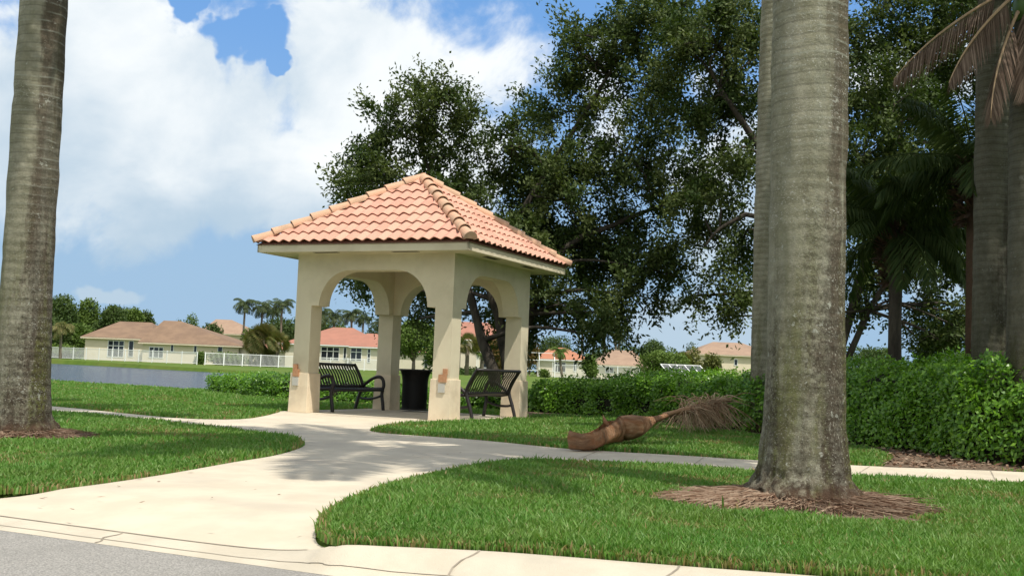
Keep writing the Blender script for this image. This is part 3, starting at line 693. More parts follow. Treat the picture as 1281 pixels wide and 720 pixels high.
# ------------------------------------------------------------------ oaks
def lobe_leaves(lv, c, r, n, size, flat=.85, seed=0):
    nc = max(8, int(26 * (r / 1.1) ** 2)); u = norm(RNG.normal(size=(nc, 3))); rad = r * RNG.uniform(.2, 1.15, nc) ** .6
    cc = np.array(c) + u * rad[:, None] * np.array([1, 1, flat])
    ax = norm(u + RNG.normal(size=(nc, 3)) * .6 + np.array([0, 0, -.35])); lg = RNG.uniform(.16, .36, nc); th = RNG.uniform(.07, .15, nc); wt = lg * th; wt /= wt.sum()
    idx = RNG.choice(nc, n, p=wt); m = len(idx)
    P = cc[idx] + ax[idx] * (RNG.normal(size=m) * lg[idx])[:, None] + RNG.normal(size=(m, 3)) * th[idx][:, None]
    cr = RNG.random(nc); rr = np.clip(cr[idx] * .7 + RNG.random(m) * .35 - .05, 0, 1) ** 1.3
    d = ax[idx] * .8 + RNG.normal(size=(m, 3)) * .75; nn = np.array([0, 0, .8]) + u[idx] * .5 + RNG.normal(size=(m, 3)) * .7
    lv.add(P, d, nn, size * RNG.uniform(.7, 1.35, m), size * .5 * RNG.uniform(.8, 1.2, m), rr); return cc
def oak(label, base, D, forks, lobes, seed, leaf=.115, dens=4300, cat='oak tree'):
    rg = random.Random(seed); root = empty('oak_tree', (base[0], base[1], 0)); tag(root, label, cat, 'oak trees behind the pavilion')
    o = Vector((base[0], base[1], 0)); lv = Leaves(); t = Tubes()
    ends = []
    for f in forks:                            # main stems given as points of the photo with a depth each
        pts = [Vector(at(px, py, d)) - o for (px, py, d, r) in f]; pts[0].z = min(pts[0].z, 0)
        sm = S([tuple(p_) for p_ in pts], 4); rs = np.interp(np.linspace(0, 1, len(sm)), np.linspace(0, 1, len(f)), [q[3] * .68 for q in f]); t.add(sm, list(rs), 10, rough=.35)
        ends += [(Vector(sm[i]), rs[i]) for i in range(len(sm) // 3, len(sm))]
    for (px, py, rp, dd) in lobes:
        Dl = D + dd; c = Vector(at(px, py, Dl)) - o; r = rp * Dl / F
        cc = lobe_leaves(lv, c, r, int(dens * (r / 1.1) ** 2), leaf)
        e, er = min(ends, key=lambda q: (q[0] - c).length + (3 if q[0].z > c.z + .4 else 0))
        midp = e.lerp(c, .5) + Vector((rg.uniform(-.3, .3), rg.uniform(-.3, .3), rg.uniform(-.1, .4)))
        r1_ = min(er * .6, .02 + .028 * (c - e).length); t.add(S([tuple(e), tuple(midp), tuple(c)], 4), list(np.linspace(r1_, .018, 9)), 6, rough=.2)
        for q in cc[::3]: t.add([c, c.lerp(Vector(q), .55) + Vector((0, 0, rg.uniform(-.1, .15))), Vector(q)], [.018, .011, .005], 4, False)
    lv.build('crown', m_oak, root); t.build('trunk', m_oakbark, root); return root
O1 = [(500, 165, 52, 0), (455, 225, 42, .5), (545, 135, 46, -.5), (562, 195, 48, 1), (500, 240, 52, -1), (530, 110, 22, 0), (470, 180, 35, 0), (432, 245, 22, 0), (590, 255, 50, .5), (575, 150, 28, 0),
      (640, 185, 48, 0), (655, 320, 55, -1), (705, 250, 72, 0), (712, 140, 62, 1), (665, 235, 60, 1.5), (780, 190, 72, -.5), (745, 80, 55, 0), (715, 45, 24, 0), (700, 380, 45, -1), (785, 300, 70, .5), (757, 390, 42, -1.5),
      (828, 340, 48, -1), (835, 120, 62, 0), (845, 235, 60, 1), (800, 40, 55, 0), (770, 20, 30, 0), (845, 30, 60, 1), (700, 310, 60, 1.5), (740, 330, 55, 2), (640, 380, 38, 1.5), (600, 345, 36, 2), (620, 400, 26, 2), (560, 390, 24, 2),
      (470, 350, 32, 2), (440, 340, 22, 2.5), (530, 368, 30, 2.5), (505, 345, 30, 2), (520, 400, 18, 2), (660, 405, 28, 0), (745, 420, 26, -2), (480, 385, 16, 2), (790, 370, 38, -1), (620, 300, 40, 1)]
bo = g(640, 494)
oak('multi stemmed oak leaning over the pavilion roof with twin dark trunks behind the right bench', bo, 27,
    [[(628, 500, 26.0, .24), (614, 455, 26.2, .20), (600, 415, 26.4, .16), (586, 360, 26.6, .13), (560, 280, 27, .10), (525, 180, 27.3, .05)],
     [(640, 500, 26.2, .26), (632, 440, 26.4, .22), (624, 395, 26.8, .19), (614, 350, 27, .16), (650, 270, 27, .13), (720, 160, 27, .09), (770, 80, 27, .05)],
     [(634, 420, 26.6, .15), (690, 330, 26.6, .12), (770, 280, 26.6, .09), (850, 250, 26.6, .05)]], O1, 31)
O2 = [(900, 60, 62, 0), (885, 150, 52, 1), (920, 215, 52, 0), (892, 300, 42, .5), (925, 370, 34, 0), (872, 370, 26, 0), (935, 120, 55, 1), (870, 250, 36, 0), (850, 60, 45, .5), (925, 20, 50, 0), (985, 60, 60, 1.5), (1000, 180, 60, 1), (1000, 300, 50, 1), (930, 300, 36, 1), (905, 395, 22, 0),
      (1075, 60, 56, 0), (1085, 150, 50, 1), (1140, 60, 50, .5), (1075, 250, 46, 0), (1185, 60, 55, 1), (1150, 130, 52, 1.5), (1090, 340, 44, 1), (1150, 340, 50, .5), (1190, 290, 52, 0), (1130, 230, 60, 2), (1200, 180, 55, 1), (1250, 90, 60, 1),
      (1190, 390, 26, 0), (1085, 395, 22, 0), (1150, 395, 26, 1), (1255, 330, 50, 1.5), (1110, 10, 50, 0), (1200, 0, 50, 0), (1280, 200, 60, 1), (1120, 130, 60, -1), (1150, 210, 60, -1.5), (1100, 300, 55, -2), (1170, 280, 60, -2), (1080, 200, 55, -1), (1178, 425, 30, -1), (1205, 412, 32, -1), (1240, 420, 40, -1), (1150, 425, 18, -.5), (1270, 400, 50, 0), (1240, 10, 55, 2)]
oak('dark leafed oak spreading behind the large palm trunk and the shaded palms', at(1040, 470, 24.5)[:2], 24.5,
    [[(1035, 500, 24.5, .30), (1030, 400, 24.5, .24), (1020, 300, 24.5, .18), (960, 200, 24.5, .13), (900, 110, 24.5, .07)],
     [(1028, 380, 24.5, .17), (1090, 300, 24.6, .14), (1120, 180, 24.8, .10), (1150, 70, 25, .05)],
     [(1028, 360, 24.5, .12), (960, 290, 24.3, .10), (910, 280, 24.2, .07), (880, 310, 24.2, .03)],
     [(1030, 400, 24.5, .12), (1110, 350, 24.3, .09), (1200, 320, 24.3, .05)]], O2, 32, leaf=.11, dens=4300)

# ------------------------------------------------------------------ hedges
def hedge(label, base, seed, dens=1050, leaf=.075, cat='hedge'):
    """base: (px, base_y, height, depth) along the front foot"""
    P = [(*g(px, by), h, d) for (px, by, h, d) in base]; xs = np.linspace(0, 1, len(P)); 
    P = np.array(P); o = P[0, :2].copy()
    # resample
    tt = np.linspace(0, 1, 90); Q = np.stack([np.interp(tt, xs, P[:, k]) for k in range(4)], 1)
    root = empty('hedge', (o[0], o[1], 0)); tag(root, label, cat)
    seglen = np.linalg.norm(np.diff(Q[:, :2], axis=0), axis=1); tot = seglen.sum(); cum = np.concatenate([[0], np.cumsum(seglen)])
    tan = norm(np.gradient(Q[:, :2], axis=0)); nr = np.stack([-tan[:, 1], tan[:, 0]], 1)
    per = float(np.mean(Q[:, 2] * 1.6 + Q[:, 3])); n = int(tot * per * dens)
    s = RNG.random(n) * tot; i = np.interp(s, cum, np.arange(90)); 
    def at_(k): return np.interp(i, np.arange(90), k)
    bx, by, h, d = at_(Q[:, 0]), at_(Q[:, 1]), at_(Q[:, 2]), at_(Q[:, 3]); nx, ny = at_(nr[:, 0]), at_(nr[:, 1])
    ph = RNG.random(n)                          # position round the section: front, top, back
    r = np.minimum(h * .45, d * .35)
    u = np.where(ph < .52, 0, np.where(ph < .92, (ph - .52) / .40, 1)); v = np.where(ph < .52, (ph / .52) ** .8, np.where(ph < .92, 1, 1 - (ph - .92) / .08 * .8))
    # superellipse-ish rounding
    U = u * 2 - 1; V = v; k = (np.abs(U) ** 4 + np.abs(V) ** 4) ** .25; U = U / np.maximum(k, 1e-3); V = V / np.maximum(k, 1e-3)
    lump = np.array([mnoise.noise(Vector((a * .9 + seed, b_ * .9, c * 1.4))) + .5 * mnoise.noise(Vector((a * 2.6, b_ * 2.6 + seed, c * 2.6))) for a, b_, c in zip(s, u * d, v * h)])
    dep = np.abs(RNG.normal(size=n)) * .10; sc = 1 + lump * .30 * np.minimum(1, .9 / np.maximum(h, .3)) - dep / np.maximum(h, .3)
    off = d * .5 + U * d * .5 * sc; z = V * h * sc
    C = np.stack([bx + nx * off - o[0], by + ny * off - o[1], np.maximum(z, .03)], 1) + RNG.normal(size=(n, 3)) * .02
    outd = np.stack([nx * U, ny * U, V * .8 + .25], 1) + RNG.normal(size=(n, 3)) * .55
    dd = RNG.normal(size=(n, 3)); dd -= (dd * norm(outd)).sum(1, keepdims=True) * norm(outd) * .7
    lv = Leaves(); lv.add(C, dd, outd, leaf * RNG.uniform(.7, 1.3, n), leaf * .55 * RNG.uniform(.8, 1.2, n), RNG.random(n) ** 1.5)
    lv.build('foliage', m_hedge, root)
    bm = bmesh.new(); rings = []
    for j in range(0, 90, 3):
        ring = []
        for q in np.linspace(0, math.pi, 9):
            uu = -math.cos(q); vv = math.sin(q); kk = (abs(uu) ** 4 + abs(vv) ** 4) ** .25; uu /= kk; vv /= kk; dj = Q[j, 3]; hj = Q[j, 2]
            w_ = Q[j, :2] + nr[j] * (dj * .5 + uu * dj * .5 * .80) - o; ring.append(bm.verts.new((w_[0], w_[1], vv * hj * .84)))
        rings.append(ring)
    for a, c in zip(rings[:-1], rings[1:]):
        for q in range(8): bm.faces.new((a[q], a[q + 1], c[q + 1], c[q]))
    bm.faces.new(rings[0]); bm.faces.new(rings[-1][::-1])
    me = bpy.data.meshes.new('branches'); bm.to_mesh(me); bm.free(); link('branches', me, m_hedge_core, root)  # solid dark hull behind the leaves, standing in for twigs and inner shade
    return root
hedge('low bright green hedge running behind the pavilion beside the lake', [(259, 489, .50, 1.1), (300, 494, .56, 1.2), (360, 499, .60, 1.2), (420, 503, .52, 1.2), (500, 508, .42, 1.1), (580, 511, .42, 1.1), (640, 513, .5, 1.2)], 2.0)
hedge('long green hedge between the pavilion and the large palm, behind the fallen frond', [(655, 514, .64, 1.6), (700, 517, .76, 1.8), (760, 521, .90, 2.0), (850, 530, 1.03, 2.2), (950, 541, 1.12, 2.4), (1080, 556, 1.25, 2.6)], 5.0)
hedge('tallest deep green hedge at the right edge beside the sidewalk', [(1056, 556, 1.30, 2.2), (1105, 561, 1.34, 2.6), (1160, 569, 1.38, 2.8), (1220, 577, 1.42, 3.0), (1281, 585, 1.36, 3.0), (1480, 606, 1.4, 3.0)], 9.0, dens=950, leaf=.072)

# ------------------------------------------------------------------ fallen palm frond on the lawn
def fallen():
    b0 = Vector((*g(712, 563), 0)); b1 = Vector((*g(770, 556), 0)); b2 = Vector((*g(838, 543), 0)); b3 = Vector((*g(900, 540), 0))
    root = empty('fallen_palm_frond', b0); tag(root, 'fallen dry palm frond with curled brown boot lying across lawn and sidewalk edge', 'palm frond')
    ax = S([(b0.x - .02, b0.y, .13), (b0.x + .25, b0.y + .08, .15), tuple((b1 + Vector((0, 0, .20)))), (b1.x + .30, b1.y + .2, .25), (b2.x - .05, b2.y - .02, .30), (b2.x + .3, b2.y + .15, .36)], 5)
    rad = np.interp(np.linspace(0, 1, len(ax)), [0, .04, .18, .34, .40, .58, .70, .82, 1], [.03, .125, .15, .135, .175, .17, .055, .035, .03])
    # sheath: a curled open sheet
    bm = bmesh.new(); rings = []; k = 22
    for i, (p, r) in enumerate(zip(ax, rad)):
        p = Vector(p) - b0; t = i / (len(ax) - 1); open_ = np.interp(t, [0, .12, .34, .45, .7, 1], [.35, 1.35, .8, .5, .1, .02]); ring = []
        tn = (Vector(ax[min(i + 1, len(ax) - 1)]) - Vector(ax[max(i - 1, 0)])).normalized(); sd = tn.cross(Vector((0, 0, 1))).normalized(); uu = sd.cross(tn)
        for j in range(k + 1):
            q = open_ + (2 * math.pi - 2 * open_) * j / k - .35; rr = r * (1 + .05 * math.sin(5 * q + i * .7)) * (1 + .35 * max(0, 1 - abs(t - .36) / .05) * (1 if j < 4 else 0))
            v = p + (uu * math.cos(q) * .95 + sd * math.sin(q)) * rr; ring.append(bm.verts.new(v))
        rings.append(ring)
    for a, c in zip(rings[:-1], rings[1:]):
        for j in range(k): bm.faces.new((a[j], a[j + 1], c[j + 1], c[j]))
    bmesh.ops.solidify(bm, geom=list(bm.faces), thickness=.012)
    for f in bm.faces: f.smooth = True
    me = bpy.data.meshes.new('sheath'); bm.to_mesh(me); bm.free()
    link('sheath', me, mat('dry_sheath', (0.50, 0.24, 0.11), 0.65, (0.66, 0.42, 0.25), 3, 0.9, 22, 0.4, stretch=(1, 5, 5), big=((0.18, 0.09, 0.045), 1.6, .7)), root)
    fl = []; bm = bmesh.new(); c0 = Vector(ax[int(len(ax) * .36)]) - b0
    for i in range(7):
        for j in range(5): q = (i - 3) * .42 + 1.2; fl.append(bm.verts.new(c0 + Vector((-.02 - .07 * j / 4 - .03 * math.sin(q), .17 * math.cos(q) * (1 - .1 * j), -.02 + .14 * math.sin(q) + .10 * j / 4 * math.cos((i - 3) * .4)))))
    for i in range(6):
        for j in range(4): bm.faces.new((fl[i * 5 + j], fl[i * 5 + j + 1], fl[i * 5 + j + 6], fl[i * 5 + j + 5]))
    bmesh.ops.solidify(bm, geom=list(bm.faces), thickness=.010)
    me = bpy.data.meshes.new('flap'); bm.to_mesh(me); bm.free(); link('flap', me, MATS['dry_sheath'], root)
    st = [Vector(p) - b0 for p in S([tuple(b2 + Vector((-.12, -.05, .30))), tuple(b2 + Vector((.25, .15, .40))), tuple(b3 + Vector((-.30, .03, .46))), tuple(b3 + Vector((.02, .12, .50)))], 5)]
    t = Tubes(); t.add(st, list(np.linspace(.042, .012, len(st))), 8); t.build('stem', mat('dry_stem', (.36, .22, .12), .7, (.26, .15, .08), 8), root)
    lv = Leaves(); rg = random.Random(4); tb = Tubes()
    for i in range(420):
        f = rg.uniform(.22, 1) ** .8 * (len(st) - 1); a = min(int(f), len(st) - 2); q = st[a].lerp(st[a + 1], f - a)
        dirx = rg.gauss(.15, .5); diry = rg.gauss(-.15, .35); tip = Vector((q.x + dirx * .5, q.y + diry * .6, rg.uniform(.03, .16))) if rg.random() < .86 else q + Vector((rg.gauss(.1, .35), rg.gauss(0, .2), rg.uniform(-.05, .16)))
        mid = q.lerp(tip, .5) + Vector((rg.gauss(0, .05), rg.gauss(0, .05), rg.uniform(.02, .14)))
        ps = S([tuple(q), tuple(mid), tuple(tip)], 3); w = rg.uniform(.006, .013); tb.add(ps, list(np.linspace(w, w * .3, len(ps))), 3, False, rv=rg.random())
    tb.build('leaflets', m_deadfrond, root)
fallen()

# ------------------------------------------------------------------ straw and root mulch round the palms (uncountable)
def straw(name, c, r_in, r_out, n, label, squash=(1, 1), seed=3, mound=.10):
    rg = random.Random(seed); tb = Tubes()
    for i in range(n):
        a = rg.uniform(0, 6.283); r = r_in + (r_out - r_in) * rg.random() ** 1.6; x = math.cos(a) * r * squash[0]; y = math.sin(a) * r * squash[1]
        hh = mound * max(0, 1 - (r - r_in) / (r_out - r_in)) ** 1.3; l = rg.uniform(.08, .26); aa = a + rg.gauss(0, .45)
        p0 = Vector((c[0] + x, c[1] + y, hh + rg.uniform(.008, .035))); d = Vector((math.cos(aa) * l, math.sin(aa) * l, -l * mound * .9 + rg.gauss(0, .012)))
        w = rg.uniform(.0022, .005); tb.add([p0, p0 + d * .5 + Vector((0, 0, rg.uniform(0, .012))), p0 + d], [w, w, w * .5], 3, False, rv=rg.random() ** 1.5)
    tag(tb.build(name, m_straw, None, False), label, 'mulch', None, 'stuff')
straw('straw_mulch', pbR, .36, 1.02, 4300, 'dry brown straw and roots heaped round the big palm base', (1.0, .66), 3, .055)
straw('straw_mulch', pbL, .36, .72, 1500, 'dry brown roots round the left palm base', (1, .8), 4, .05)
def litter():
    P = np.stack([RNG.uniform(2, 9, 9000), RNG.uniform(9, 16, 9000)], 1); P = P[inside(P, bedM)]; lv = Leaves(); n = len(P)
    lv.add(np.column_stack([P, RNG.uniform(.008, .03, n)]), RNG.normal(size=(n, 3)) * np.array([1, 1, .25]), np.array([[0, 0, 1.]]) + RNG.normal(size=(n, 3)) * .35, .07 * RNG.uniform(.6, 1.4, n), .035)
    tag(lv.build('leaf_litter', m_straw), 'scattered dry leaves on bare soil beside the sidewalk', 'leaf litter', None, 'stuff')
    P = np.stack([RNG.uniform(-5, 1, 60), RNG.uniform(5.6, 12, 60)], 1); P = P[inside(P, path)]; n = len(P); lv = Leaves()
    lv.add(np.column_stack([P, np.full(n, .008)]), RNG.normal(size=(n, 3)) * np.array([1, 1, .1]), np.array([[0, 0, 1.]]) + RNG.normal(size=(n, 3)) * .2, .05 * RNG.uniform(.5, 1.4, n), .012)
    tag(lv.build('leaf_litter', m_straw), 'few tiny dry leaf bits lying on the pale driveway', 'leaf litter', None, 'stuff')
litter()

# ------------------------------------------------------------------ grass
def grass():
    pth = np.array(path); N = 1500000
    Y = 4.6 / (1 - RNG.random(N) * (1 - 4.6 / 36.0)); X = (RNG.random(N) * 2 - 1) * (Y * .52 + .8)
    # uniform in 1/Y gives density ~ 1/Y^2 per width; thin to budget
    P = np.stack([X, Y], 1)
    dens = 1.0; keep = RNG.random(N) < np.clip(.74 + .0 * Y, 0, 1); P = P[keep]
    ok = ~inside(P, path) & ~inside(P, slab) & ~inside(P, lake)
    kx = np.array([q[0] for q in kerb_top]); ky = np.array([q[1] for q in kerb_top]); o_ = np.argsort(kx)
    ok &= P[:, 1] > np.interp(P[:, 0], kx[o_], ky[o_]) + .012
    for b_ in (bedM, bedH): ok &= ~inside(P, b_)
    for b_ in (bedR, bedL): ok &= ~inside(P, b_) | (RNG.random(len(P)) < .015)
    for c, r in ((pbR, .36), (pbL, .32)): ok &= np.hypot(P[:, 0] - c[0], P[:, 1] - c[1]) > r
    P = P[ok]; n = len(P)
    edge = np.zeros(n, bool)
    for dx, dy in ((.07, 0), (-.07, 0), (0, .09), (0, -.09)): edge |= inside(P + np.array([dx, dy]), path)
    edge |= P[:, 1] < np.interp(P[:, 0], kx[o_], ky[o_]) + .11
    for b_ in (bedM, bedR, bedL):
        for dx, dy in ((.08, 0), (-.08, 0), (0, .1), (0, -.1)): edge |= inside(P + np.array([dx, dy]), b_)
    kill = edge & (RNG.random(n) < .40); P = P[~kill]; edge = edge[~kill]; n = len(P)
    pn = np.array([mnoise.noise(Vector((a * .7, b_ * .7, 3.3))) + .6 * mnoise.noise(Vector((a * 2.3, b_ * 2.3, 1.3))) for a, b_ in P[:, :2]])
    dryp = np.where(edge, .38, np.clip(.05 + (pn - .25) * 1.1, .03, .45)); dry = (RNG.random(n) < dryp) * RNG.uniform(.4, 1, n)
    regions = [('grass', inside(P, [g(*q) for q in [(-900, 700), (-300, 604), (0, 616), (110, 609), (300, 580), (392, 560), (385, 540), (120, 516), (-200, 494), (-900, 450)]]), 'green lawn strip round the left palm between sidewalk and apron'),]
    right = (P[:, 1] < np.interp(P[:, 0], *zip(*sorted([g(400, 600), g(640, 582), g(940, 591), g(1281, 606), g(1800, 640)])))) & (P[:, 0] > g(395, 660)[0] - .05) & ~regions[0][1]
    regions.append(('grass', right, 'bright green front lawn round the large palm beside the kerb'))
    regions.append(('grass', ~regions[0][1] & ~right, 'green lawn beyond the sidewalk towards the lake and hedge'))
    for nm, mk, lab in regions:
        Q = P[mk]; n = len(Q)
        if n < 10: continue
        dist = Q[:, 1]; h = (RNG.uniform(.025, .062, n) + .035 * RNG.random(n) ** 6) * np.where(edge[mk], RNG.uniform(.35, 1, n), 1) * (1 - .25 * np.clip(pn[mk] * 2, 0, 1)) * (1 + .25 * np.sin(Q[:, 0] * 3.1) * np.sin(Q[:, 1] * 2.3)); w = (.0030 + .00048 * dist) * RNG.uniform(.7, 1.3, n)
        a = RNG.uniform(0, 6.283, n); ln = RNG.uniform(.1, .8, n) * h; la = RNG.uniform(0, 6.283, n)
        bx = np.cos(a) * w; by = np.sin(a) * w; lx = np.cos(la) * ln; ly = np.sin(la) * ln; z0 = np.full(n, -.02)
        v = np.empty((n, 5, 3)); v[:, 0] = np.stack([Q[:, 0] - bx, Q[:, 1] - by, z0], 1); v[:, 1] = np.stack([Q[:, 0] + bx, Q[:, 1] + by, z0], 1)
        v[:, 2] = np.stack([Q[:, 0] + bx * .8 + lx * .35, Q[:, 1] + by * .8 + ly * .35, h * .62], 1); v[:, 3] = np.stack([Q[:, 0] - bx * .8 + lx * .35, Q[:, 1] - by * .8 + ly * .35, h * .62], 1)
        v[:, 4] = np.stack([Q[:, 0] + lx, Q[:, 1] + ly, h], 1)
        b0 = np.arange(n)[:, None] * 5; loops = (b0 + np.array([[0, 1, 2, 3, 3, 2, 4]])).ravel(); starts = (np.arange(n)[:, None] * 7 + np.array([[0, 4]])).ravel()
        tag(np_mesh(nm, v.reshape(-1, 3), loops, starts, m_grass, None, np.repeat(RNG.random(n) ** 1.8, 5), dry=np.repeat(dry[mk], 5)), lab, 'grass', None, 'stuff')
grass()

# ------------------------------------------------------------------ far shore: houses, fences, trees
def house(label, parts, wins, wallm, roofm, group='houses across the lake', name='house'):
    """parts: (Y, depth, eaveL px, eaveR px, eave py, ridgeL px, ridgeR px, ridge py)"""
    Y0 = parts[0][0]; o = at((parts[0][2] + parts[0][3]) / 2, 460, Y0); root = empty(name, (o[0], o[1], 0)); tag(root, label, 'house', group)
    O = Vector((o[0], o[1], 0)); bw, br = Boxes(), Boxes(); bs = Boxes()
    for (Y, dp, eL, eR, ey, rL, rR, ry) in parts:
        yc = (eL + eR) / 2; XL = at(eL, ey, Y)[0] - O.x; XR = at(eR, ey, Y)[0] - O.x; ze = at(yc, ey, Y)[2]; y0 = Y - O.y; y1 = y0 + dp; ym = (y0 + y1) / 2
        a = at(rL, ry, Y + dp / 2); c = at(rR, ry, Y + dp / 2); zr = (a[2] + c[2]) / 2; rx0 = a[0] - O.x; rx1 = c[0] - O.x; ov = .45
        bw.box((XL + ov, y0 + ov, -.1), (XR - ov, y1 - ov, ze - .02))
        e = [(XL, y0, ze), (XR, y0, ze), (XR, y1, ze), (XL, y1, ze)]; r_ = [(rx0, ym, zr), (rx1, ym, zr)]
        br.poly([e[0], e[1], r_[1], r_[0]]); br.poly([e[2], e[3], r_[0], r_[1]]); br.poly([e[1], e[2], r_[1]]); br.poly([e[3], e[0], r_[0]])
        bs.box((XL + .02, y0 + .02, ze - .16), (XR - .02, y1 - .02, ze - .004))
    bw.build('wall', wallm, root); br.build('roof', roofm, root); bs.build('eave_trim', m_white if wallm is m_wall2 else m_wall, root)
    for (Y, ov, x0, y0_, x1, y1_, nx, nz) in wins:
        yy = Y + ov; A = at(x0, y1_, yy); B = at(x1, y0_, yy); xa, xb, za, zb = A[0] - O.x, B[0] - O.x, min(A[2], B[2]), max(A[2], B[2]); yf = yy - O.y
        f = Boxes(); t = .07
        f.box((xa, yf - .06, za), (xa + t, yf - .002, zb)); f.box((xb - t, yf - .06, za), (xb, yf - .002, zb)); f.box((xa + t, yf - .06, zb - t), (xb - t, yf - .002, zb)); f.box((xa + t, yf - .06, za), (xb - t, yf - .002, za + t))
        for i in range(1, nx): xm = xa + (xb - xa) * i / nx; f.box((xm - .04, yf - .055, za + t), (xm + .04, yf - .004, zb - t))
        for i in range(1, nz): zm = zb - (zb - za) * .32 * i if nz == 2 else za + (zb - za) * i / nz; f.box((xa + t, yf - .052, zm - .04), (xb - t, yf - .006, zm + .04))
        fo = f.build('window', m_white, root); p_ = Boxes(); p_.box((xa + t, yf - .03, za + t), (xb - t, yf - .008, zb - t)); p_.build('pane', m_glass, fo)
    return root
ov = .45
house('long cream house with brown tan hip roof by the left shore', [(125, 12, 100, 196, 422.5, 150, 190, 402.5), (123, 12, 172, 303, 430, 205, 226, 401)],
      [(123, ov, 213, 428, 218, 440, 1, 1), (123, ov, 242, 430, 247, 441, 1, 1), (123, ov, 272, 433, 279, 440, 1, 1), (125, ov, 134, 426, 156, 446, 3, 2), (125, ov, 160, 426, 168, 446, 1, 1), (123, ov, 186, 434, 205, 447, 3, 1)], m_wall, m_rtan)
house('taller beige roofed house rising behind the fan palms and the long cream house', [(170, 14, 248, 314, 417, 270, 290, 399.5)], [(170, ov, 283, 420, 288, 426, 1, 1)], m_wall, m_rbeige)
house('cream house with salmon hip roof seen through the left arch', [(140, 13, 352, 480, 431, 417, 442, 409.5), (138.5, 9, 436, 481, 433.5, 459, 472, 417), (142, 9, 318, 372, 437.5, 345, 358, 425)],
      [(140, ov, 401, 434, 425, 450, 3, 2), (140, ov, 429, 434, 434, 450, 1, 1), (138.5, ov, 438, 435, 453, 451, 2, 2), (138.5, ov, 459, 436, 464, 453, 1, 3)], m_wall2, m_rred)
house('two storey house with red roof partly hidden by trees behind the right arch', [(160, 14, 548, 665, 425, 578, 626, 403), (150, 8, 592, 655, 440, 606, 640, 431), (158, 8, 478, 556, 440, 500, 535, 434)],
      [(150, ov, 603, 443, 613, 462, 1, 2), (150, ov, 617, 443, 627, 462, 1, 2), (150, ov, 636, 443, 652, 462, 2, 2), (158, ov, 488, 446, 494, 460, 1, 1), (158, ov, 530, 444, 536, 460, 1, 1)], m_wall2, m_rred)
house('small cream house with bright orange roof right of the pavilion', [(150, 12, 670, 742, 449.5, 690, 707, 434.5)], [(150, ov, 692, 453, 708, 465, 3, 2), (150, ov, 717, 453, 722, 464, 1, 1)], m_wall2, m_rorg)
house('low house with tan roof in the gap between orange roof and shrubs', [(135, 12, 742, 812, 456.5, 766, 792, 438)], [(135, ov, 757, 459, 768, 466, 2, 1)], m_wall, m_rbeige)
house('two storey cream house with tan roof left of the large palm trunk', [(150, 14, 866, 978, 444, 892, 928, 428)], [(150, ov, 888, 449, 893, 457, 1, 1), (150, ov, 918, 449, 923, 457, 1, 1)], m_wall, m_rbeige)

def cage(label, Y, x0, y0, x1, y1, slope=True, dp=6):
    A = at(x0, y1, Y); B = at(x1, y0, Y); root = empty('pool_cage', (A[0], A[1], 0)); tag(root, label, 'pool enclosure', 'white framed pool enclosures')
    W = B[0] - A[0]; H = B[2]; t = Tubes(); sc = Boxes(); r = .045; nx = max(2, round(W / 2.2))
    for i in range(nx + 1):
        X = W * i / nx; t.add([(X, 0, 0), (X, 0, H)], r, 4); t.add([(X, 0, H), (X, dp * .5, H + 1.0)], r, 4); t.add([(X, dp, 0), (X, dp, H)], r, 4); t.add([(X, dp * .5, H + 1.0), (X, dp, H)], r, 4)
    for z in (H * .45, H): t.add([(0, 0, z), (W, 0, z)], r, 4); t.add([(W, 0, z), (W, dp, z)], r, 4)
    t.add([(0, dp * .5, H + 1.0), (W, dp * .5, H + 1.0)], r, 4)
    t.build('frame', m_white, root, False)
    return root
def woods():
    lv = Leaves(); n = 26000; px = RNG.uniform(330, 1110, n); top = 437 + 5 * np.sin(px * .045) + 4 * np.sin(px * .11 + 1) + (px - 330) * .002; top = np.where(px < 560, top - 24 + 4 * np.sin(px * .07), np.where(px < 660, top - 14, top))
    f = RNG.random(n) ** .8; Y = 205 + RNG.uniform(-5, 5, n); C = []
    for a, b_, c in zip(px, 480 + (top - 480) * f, Y): C.append(at(a, b_, c))
    lv.cloud(np.array(C), .55, .6, .5); tag(lv.build('far_woods', m_far1), 'low dark distant woods forming one mass behind the houses', 'woods', None, 'stuff')
woods()
cage('white framed pool enclosure against the pavilion right column', 140, 655, 451, 694, 470)
cage('white framed pool enclosure seen between the oak trunks', 140, 596, 447, 626, 463)
def glazed():
    A = at(838, 461, 60); B = at(888, 461, 60); root = empty('pool_cage', (A[0], A[1], 0)); tag(root, 'sloping white framed screen roof poking above the hedge', 'pool enclosure', 'white framed pool enclosures'); t = Tubes(); W = B[0] - A[0]; z0 = A[2] - .35; z1 = A[2] + .25
    for i in range(6): X = W * i / 5; t.add([(X, 0, z0), (X - .35, 1.2, z1)], .03, 4); t.add([(X, 0, 0), (X, 0, z0)], .03, 4)
    for z, y, dx in ((z0, 0, 0), (z1, 1.2, -.35)): t.add([(dx, y, z), (W + dx, y, z)], .035, 4)
    t.build('frame', m_white, root, False)
    b = Boxes(); b.poly([(.03, .02, z0 - .03), (W - .03, .02, z0 - .03), (W - .38, 1.2, z1 - .03), (-.32, 1.2, z1 - .03)]); b.build('screen', m_screen, root)
glazed()

